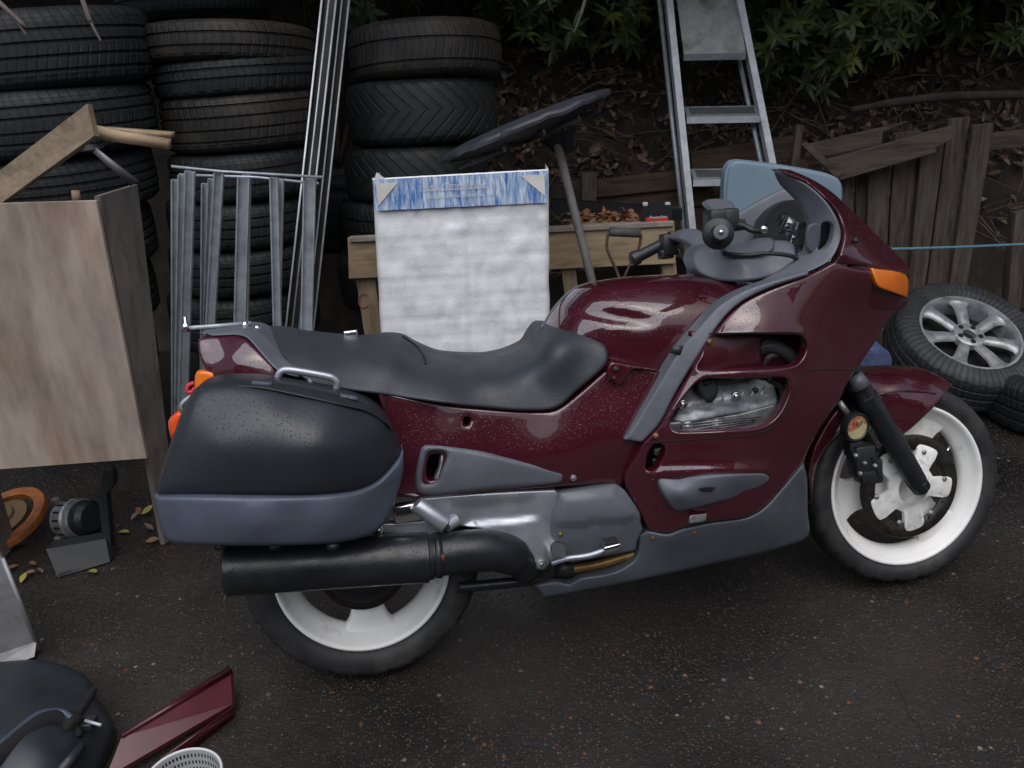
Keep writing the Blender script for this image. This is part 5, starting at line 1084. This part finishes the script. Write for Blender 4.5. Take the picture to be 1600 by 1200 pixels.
fair = relief('side_fairing', [(1305, 409, 1), (1262, 431), (1202, 453), (1163, 472), (1138, 493), (1118, 519), (1090, 563), (1060, 613), (1032, 664), (1006, 690, 1), (992, 715), (976, 745), (985, 775), (1000, 800), (1012, 827, 1), (1042, 833), (1066, 825), (1112, 815), (1163, 808), (1190, 795), (1216, 768),
       (1254, 724, 1), (1266, 697), (1287, 660), (1312, 624), (1326, 594), (1346, 565), (1370, 530), (1386, 505), (1402, 484), (1421, 468, 1), (1364, 448, 1), (1361, 424, 1), (1330, 418)],
       FAIR, paint, bike, thick=.03, edge=5, ed=.006, holes=[UV_, LW_, SL_], grid=7, extra=lips, mirror=True)
relief('vent_panel', [(1080, 518, 1), (1150, 518), (1190, 524), (1188, 552), (1196, 582, 1), (1130, 584), (1080, 584, 1)], [(1085, 520, .262), (1085, 580, .27), (1140, 550, .277), (1190, 530, .235), (1192, 578, .235)], paint_dry, fair, thick=.02, edge=3, ed=.003, grid=7)
mobj('radiator_hose', *merge([tube(cr([B(1185, 545, .19), B(1205, 540, .2), B(1225, 548, .2), B(1245, 565, .19)], 5), .017, 12), tube(cr([B(1190, 572, .18), B(1200, 558, .19), B(1216, 552, .19)], 5), .01, 10)]), mat('rubber_hose', (.05, .052, .055), .4, var=.3), bike)
# groove lines between the panels
for q in ([(1108, 521), (1180, 520), (1235, 519), (1258, 522)], [(1258, 578), (1300, 577), (1340, 578)], [(1010, 693), (1060, 688), (1130, 684), (1180, 678), (1214, 662), (1234, 634), (1246, 602), (1258, 578)]):
    f_ = tps(FAIR); P = np.array(cr(q, 5)); Yq = f_(P)+lips(P)
    mobj('panel_gap', *tube([B(a, b, y+.0002) for (a, b), y in zip(P, Yq)], .0016, 6), dark, fair)
for u, v in ((1109, 534), (1025, 681)): bolt(u, v, float(tps(FAIR)(np.array([(u, v)]))[0])+.002, .007, gold, fair)
cowl = relief('nose_cowl', [(1212, 264), (1235, 266), (1270, 281), (1300, 300), (1325, 323), (1350, 347), (1375, 371), (1400, 395), (1423, 419, 1), (1419, 430), (1395, 424), (1364, 416), (1335, 414), (1304, 411, 1), (1315, 390), (1320, 365), (1312, 337), (1291, 310), (1262, 286), (1230, 272)],
       COWL, paint, bike, thick=.025, edge=4, ed=.006, grid=6,
       extra=lambda P: .012*np.exp(-((P[:, 1]-(398+.22*(P[:, 0]-1315)))/7)**2)*(P[:, 0] > 1312)*np.clip((1375-P[:, 0])/40, 0, 1))
bolt(1338, 376, .228, .007, blackp, cowl); bolt(1234, 267, .185, .004, blackp, cowl)
find = relief('front_indicator', [(1362, 419, 1), (1400, 424), (1416, 430), (1420, 442), (1418, 465, 1), (1398, 458), (1374, 449), (1368, 440)], [(1363, 420, .226), (1370, 445, .23), (1420, 432, .085), (1418, 464, .085), (1395, 440, .17)], orange, bike, thick=.03, edge=4, ed=.006, grid=5)
relief('lamp_surround', [(1330, 414, 1), (1364, 416), (1366, 440), (1374, 450), (1421, 468, 1), (1404, 486), (1330, 470)], [(1330, 420, .232), (1330, 465, .225), (1421, 467, .06), (1400, 484, .1), (1365, 440, .21)], paint_dry, cowl, thick=.02, edge=2, ed=.002, grid=7)
# headlamp between the two cowl halves, facing forward
hl = B(1415, 440, .02)
mobj('headlamp', *xf(lathe([(0, .03), (.06, .026), (.1, .012), (.115, 0), (.1, -.06), (0, -.08)], 32), Matrix.Translation((hl[0]-.10, 0, hl[2]-.01))@Matrix.Rotation(math.pi/2, 4, 'Y')@Matrix.Scale(.55, 4, (1, 0, 0))), mat('headlamp_glass', (.5, .52, .55), .08, coat=1), bike)
# grey knee strip
STRC = off([p for p in FAIR if p[1] < 700], .004)
strip = relief('knee_trim', [(1262, 423, 1), (1190, 444), (1155, 458), (1122, 479), (1090, 514), (1060, 550), (1030, 600), (1000, 650), (976, 687, 1), (1003, 691, 1), (1030, 662), (1057, 611), (1088, 560), (1116, 517), (1137, 490), (1163, 469), (1202, 450), (1264, 430, 1)], STRC, grey, bike, thick=.05, edge=4, ed=.005, grid=6)
relief('black_sticker', [(1053, 539, 1), (1068, 541, 1), (1063, 555, 1), (1047, 552, 1)], off(STRC, .0015), blackp, strip, thick=.002, edge=1, ed=.0005, grid=8, smooth_out=False)
guard = relief('crash_guard', [(1028, 751), (1060, 746), (1130, 742), (1192, 740), (1202, 746), (1194, 757), (1165, 772), (1110, 788), (1062, 799), (1050, 793)], [(1028, 752, .262), (1060, 746, .275), (1200, 746, .275), (1160, 773, .272), (1062, 798, .262), (1100, 762, .318), (1060, 770, .30), (1150, 755, .31)], grey, bike, thick=.04, edge=4, ed=.006, grid=6)
relief('scuff', [(1090, 764), (1104, 761), (1118, 762), (1113, 768), (1098, 768)], [(1090, 764, .3225), (1118, 762, .3205), (1100, 768, .3195)], blackp, guard, thick=.002, edge=1, ed=.0004, grid=6)
relief('small_sticker', [(1079, 806, 1), (1104, 803, 1), (1103, 814, 1), (1076, 818, 1)], [(1079, 806, .272), (1104, 803, .275), (1076, 818, .266)], mat('worn_sticker', (.17, .18, .17), .5, var=.5, vscale=160), fair, thick=.004, edge=1, ed=.0005, grid=9)
belly = relief('belly_pan', [(834, 914, 1), (868, 908), (890, 912), (905, 903), (960, 893), (990, 874), (997, 858), (999, 836, 1), (1012, 829), (1042, 834), (1066, 826), (1112, 816), (1163, 809), (1190, 796), (1216, 769), (1255, 722, 1), (1261, 745), (1262, 800), (1265, 830), (1256, 844), (1200, 862), (1100, 885), (960, 915), (850, 935, 1)],
       [(840, 915, .15), (900, 908, .165), (960, 895, .185), (999, 840, .19), (1042, 836, .225), (1163, 812, .25), (1216, 772, .238), (1252, 728, .215), (1258, 780, .19), (1262, 830, .165), (1200, 858, .185), (1100, 882, .185), (960, 913, .17), (850, 933, .14), (1100, 845, .225), (1200, 815, .235)],
       belly_grey, bike, thick=lambda y: -.12, edge=6, ed=.012, grid=7)
for u, v in ((1085, 832), (1193, 800), (1021, 840)): bolt(u, v, .236 if u > 1050 else .205, .006, rusty, belly)

# --- engine seen through the window
relief('valve_cover', [(1050, 656, 1), (1062, 628), (1076, 600), (1110, 588), (1160, 585), (1206, 598), (1212, 612), (1214, 632), (1150, 646), (1066, 662)], [(1060, 650, .23), (1080, 606, .20), (1206, 600, .19), (1210, 632, .235), (1140, 622, .25), (1100, 642, .245), (1150, 645, .24), (1140, 596, .2)], mat('valve_cover_alloy', (.42, .43, .46), rough=.5, metal=.35, var=.25, vscale=25, color2=(.22, .22, .23), c2scale=14, bump=.15, bscale=120), bike, thick=.05, edge=5, ed=.01, grid=6,
       extra=lambda P: np.where(P[:, 1] > 640-.15*(P[:, 0]-1070), -.02, 0.0))
relief('cylinder_head', [(1045, 660, 1), (1150, 647), (1215, 632), (1212, 655), (1160, 685, 1), (1045, 685, 1)], [(1045, 660, .215), (1150, 650, .22), (1160, 680, .21)], alu_dirty, bike, thick=.1, edge=4, ed=.006, grid=7)
for u, v in ((1067, 632), (1151, 619), (1181, 610)): bolt(u, v, .25, .012 if u < 1160 else .007, chrome if u < 1160 else blackp)
for u, v in ((1075, 668), (1120, 664)): bolt(u, v, .222, .016, alu)
relief('ignition_cover', [(1088, 594), (1115, 592), (1122, 612), (1116, 625), (1108, 630), (1098, 622), (1090, 612)], [(1100, 600, .255), (1110, 625, .262), (1090, 595, .25)], blackp, bike, thick=.03, edge=4, ed=.006, grid=5)
mobj('slot_bolts', *merge([rbox(B(1025, 722, .15), (.012, .01, .012)), rbox(B(1028, 705, .15), (.014, .01, .01))]), alu_dirty, bike)

for k in range(7):                                   # cast ribs on the valve cover and fins under it
    u = 1098+k*15; mobj('cover_rib', *tube([B(u, 633-.15*(u-1098), .2535), B(u+6, 604, .243)], .0022, 6), alu, bike)
for k in range(4): mobj('head_fin', *tube([B(1060+6*k, 664+4*k, .226), B(1190-8*k, 650+4*k, .226)], .0018, 6), alu_dirty, bike)
mobj('spark_lead', *tube(cr([B(1100, 600, .262), B(1118, 594, .262), B(1140, 596, .255), B(1165, 590, .24)], 5), .0055, 8), blackp, bike)
mobj('breather_hose', *tube(cr([B(1200, 592, .235), B(1222, 606, .24), B(1222, 632, .235), B(1205, 655, .225)], 5), .009, 10), blackp, bike)
for u, v in ((1338, 712), (1352, 724), (1345, 740), (1368, 728)): bolt(u, v, .155, .0055, alu_dirty, bike, 'caliper_bolt')
# --- cockpit
relief('inner_trim', [(1213, 266), (1234, 275), (1262, 289), (1289, 313), (1307, 340), (1314, 366), (1308, 390), (1294, 409), (1262, 425), (1205, 444), (1178, 446, 1), (1205, 432), (1236, 412), (1256, 392), (1263, 370), (1262, 342), (1250, 318), (1234, 300), (1222, 288)],
       [(1214, 267, .195), (1290, 313, .222), (1314, 366, .24), (1308, 390, .25), (1262, 425, .262), (1180, 445, .262), (1205, 432, .22), (1236, 412, .2), (1263, 370, .16), (1250, 318, .15), (1224, 288, .165), (1285, 360, .21)], grey, bike, thick=.012, edge=4, ed=.005, grid=6,
       holes=[[(1284, 350), (1294, 347), (1301, 353), (1298, 374), (1290, 386), (1278, 390), (1281, 370)]])
relief('pocket', [(1262, 352), (1306, 340), (1308, 395), (1270, 395)], [(1285, 370, .15)], blackp, bike, thick=.05, edge=3, grid=9)
relief('pocket_lid', [(1264, 354), (1282, 352), (1278, 390), (1262, 391)], [(1270, 370, .215), (1282, 352, .21), (1262, 391, .215)], grey, bike, thick=.01, edge=2, ed=.003, grid=6)
relief('inner_trim', [(1230, 294), (1244, 308), (1240, 320), (1206, 331), (1200, 362), (1180, 380), (1150, 392), (1112, 385), (1110, 372), (1150, 336), (1190, 312)], [(1230, 296, -.18), (1110, 378, -.24), (1200, 350, -.19), (1150, 385, -.22)], grey, bike, thick=.012, edge=4, ed=.004, grid=7)
relief('instrument_panel', [(1200, 332), (1230, 313), (1254, 318), (1265, 345), (1263, 376), (1246, 396), (1212, 396), (1192, 372)], [(1205, 340, -.12), (1255, 325, -.06), (1260, 380, .08), (1210, 390, .0)], blackp, bike, thick=.06, edge=6, ed=.01, grid=7)
for u, v, y in ((1222, 352, -.06), (1240, 365, .0), (1228, 380, .0)):
    c = B(u, v, y); M = Matrix.Translation(Vector(c))@Matrix.Rotation(R(-60), 4, 'Y')
    mobj('gauge', *xf(lathe([(0, .004), (.03, .004), (.034, .008), (.037, .006), (.037, -.02)], 28), M), mat('gauge_glass', (.02, .021, .023), .12, coat=1), bike)
relief('cockpit_panel', [(1080, 402), (1092, 385), (1120, 380), (1160, 384), (1200, 376), (1236, 378), (1244, 395), (1240, 415), (1205, 432), (1165, 440), (1120, 438), (1090, 425)], [(1085, 400, .02), (1160, 384, .06), (1240, 385, .14), (1205, 430, .16), (1120, 436, .1), (1160, 410, .13)], grey, bike, thick=.06, edge=6, ed=.01, grid=7)
mobj('fork_tube', *tube([B(1200, 402, .1), B(1234, 446, .1)], .024, 18), chrome, bike)
mobj('fork_tube', *tube([B(1200, 402, .1)*(1, -1, 1), B(1234, 446, .1)*(1, -1, 1)], .024, 18), chrome, bike)
mobj('cable', *tube(cr([B(1130, 396, .16), B(1165, 399, .19), B(1200, 396, .2), B(1236, 400, .2), B(1250, 410, .19)], 6), .0055, 8), blackp, bike)
mobj('cable', *tube(cr([B(1060, 388, -.2), B(1066, 402, -.18), B(1078, 418, -.1), B(1092, 430, -.05)], 6), .004, 8), blackp, bike)
# right grip, pointing at the photographer
bar = mobj('handlebar', *tube(cr([B(1112, 372, .05), B(1120, 368, .16), B(1124, 365, .2)], 5), .013, 12), blackp, bike)
ax0, ax1 = B(1121, 366, .22), B(1126, 363, .365)
mobj('grip', *tube([ax0, ax0+(ax1-ax0)*.55, ax1], [.021, .019, .0175], 20), blackp, bar)
mobj('bar_end', *tube([ax1, ax1+(ax1-ax0)*.02, ax1+(ax1-ax0)*.12, ax1+(ax1-ax0)*.125], [.012, .0165, .0165, .012], 20), grey, bar, auto=40)
mobj('bar_end_screw', *tube([ax1+(ax1-ax0)*.12, ax1+(ax1-ax0)*.14], .006, 10), chrome, bar)
sw = mobj('switch_housing', *merge([tube([ax0+(ax1-ax0)*-.25, ax0+(ax1-ax0)*-.2, ax0+(ax1-ax0)*.2, ax0+(ax1-ax0)*.24], [.03, .036, .038, .03], 18), rbox(B(1124, 341, .19), (.034, .03, .022), bev=.007), rbox(B(1140, 343, .2), (.018, .022, .026), bev=.005), rbox(B(1150, 352, .2), (.02, .018, .014), bev=.005)]), blackp, bar, auto=40)
relief('reservoir_cap', [(1103, 316), (1112, 311), (1130, 311), (1146, 318), (1150, 327), (1130, 332), (1112, 327)], [(1103, 316, .1), (1150, 325, .18), (1125, 312, .1)], grey, bar, thick=.03, edge=5, ed=.008, grid=5)
mobj('brake_lever', *tube(cr([B(1146, 353, .2), B(1162, 353, .23), B(1176, 360, .25), B(1191, 361, .27)], 5), [.011]*5+[.008]*5+[.007]*5+[.007], 10), blackp, bar)
mobj('lever_ball', *tube([B(1187, 358, .27), B(1190, 358, .27), B(1196, 358, .27), B(1199, 358, .27)], [.004, .010, .010, .004], 12), chrome, bar)
relief('bar_cover', [(1056, 371), (1064, 362), (1082, 357), (1098, 363), (1108, 378), (1110, 394), (1098, 402), (1088, 394), (1078, 382)], [(1058, 370, -.16), (1085, 358, -.14), (1108, 390, -.02), (1085, 378, -.08)], grey, bar, thick=.05, edge=6, ed=.014, grid=5)
relief('centre_cover', [(1130, 385), (1165, 382), (1195, 372), (1210, 374), (1205, 392), (1170, 402), (1140, 400)], [(1135, 390, .08), (1205, 376, .1), (1170, 400, .13)], grey, bar, thick=.04, edge=6, ed=.01, grid=6)
# left grip, swept back over the tank
lg = mobj('grip', *tube([B(985, 407, -.3), B(988, 405.5, -.3), B(997, 401, -.3), B(998, 400.6, -.3), B(1036, 381, -.28)], [.013, .0225, .0225, .0175, .0165], 18), blackp, bar, auto=40)
mobj('switch_housing', *merge([rbox(B(1045, 382, -.26), (.024, .026, .032), bev=.008), rbox(B(1040, 397, -.26), (.02, .02, .014), bev=.005), rbox(B(1052, 372, -.25), (.014, .018, .02), bev=.005), tube([B(1036, 381, -.28), B(1070, 370, -.2)], .014, 12)]), blackp, bar, auto=40)
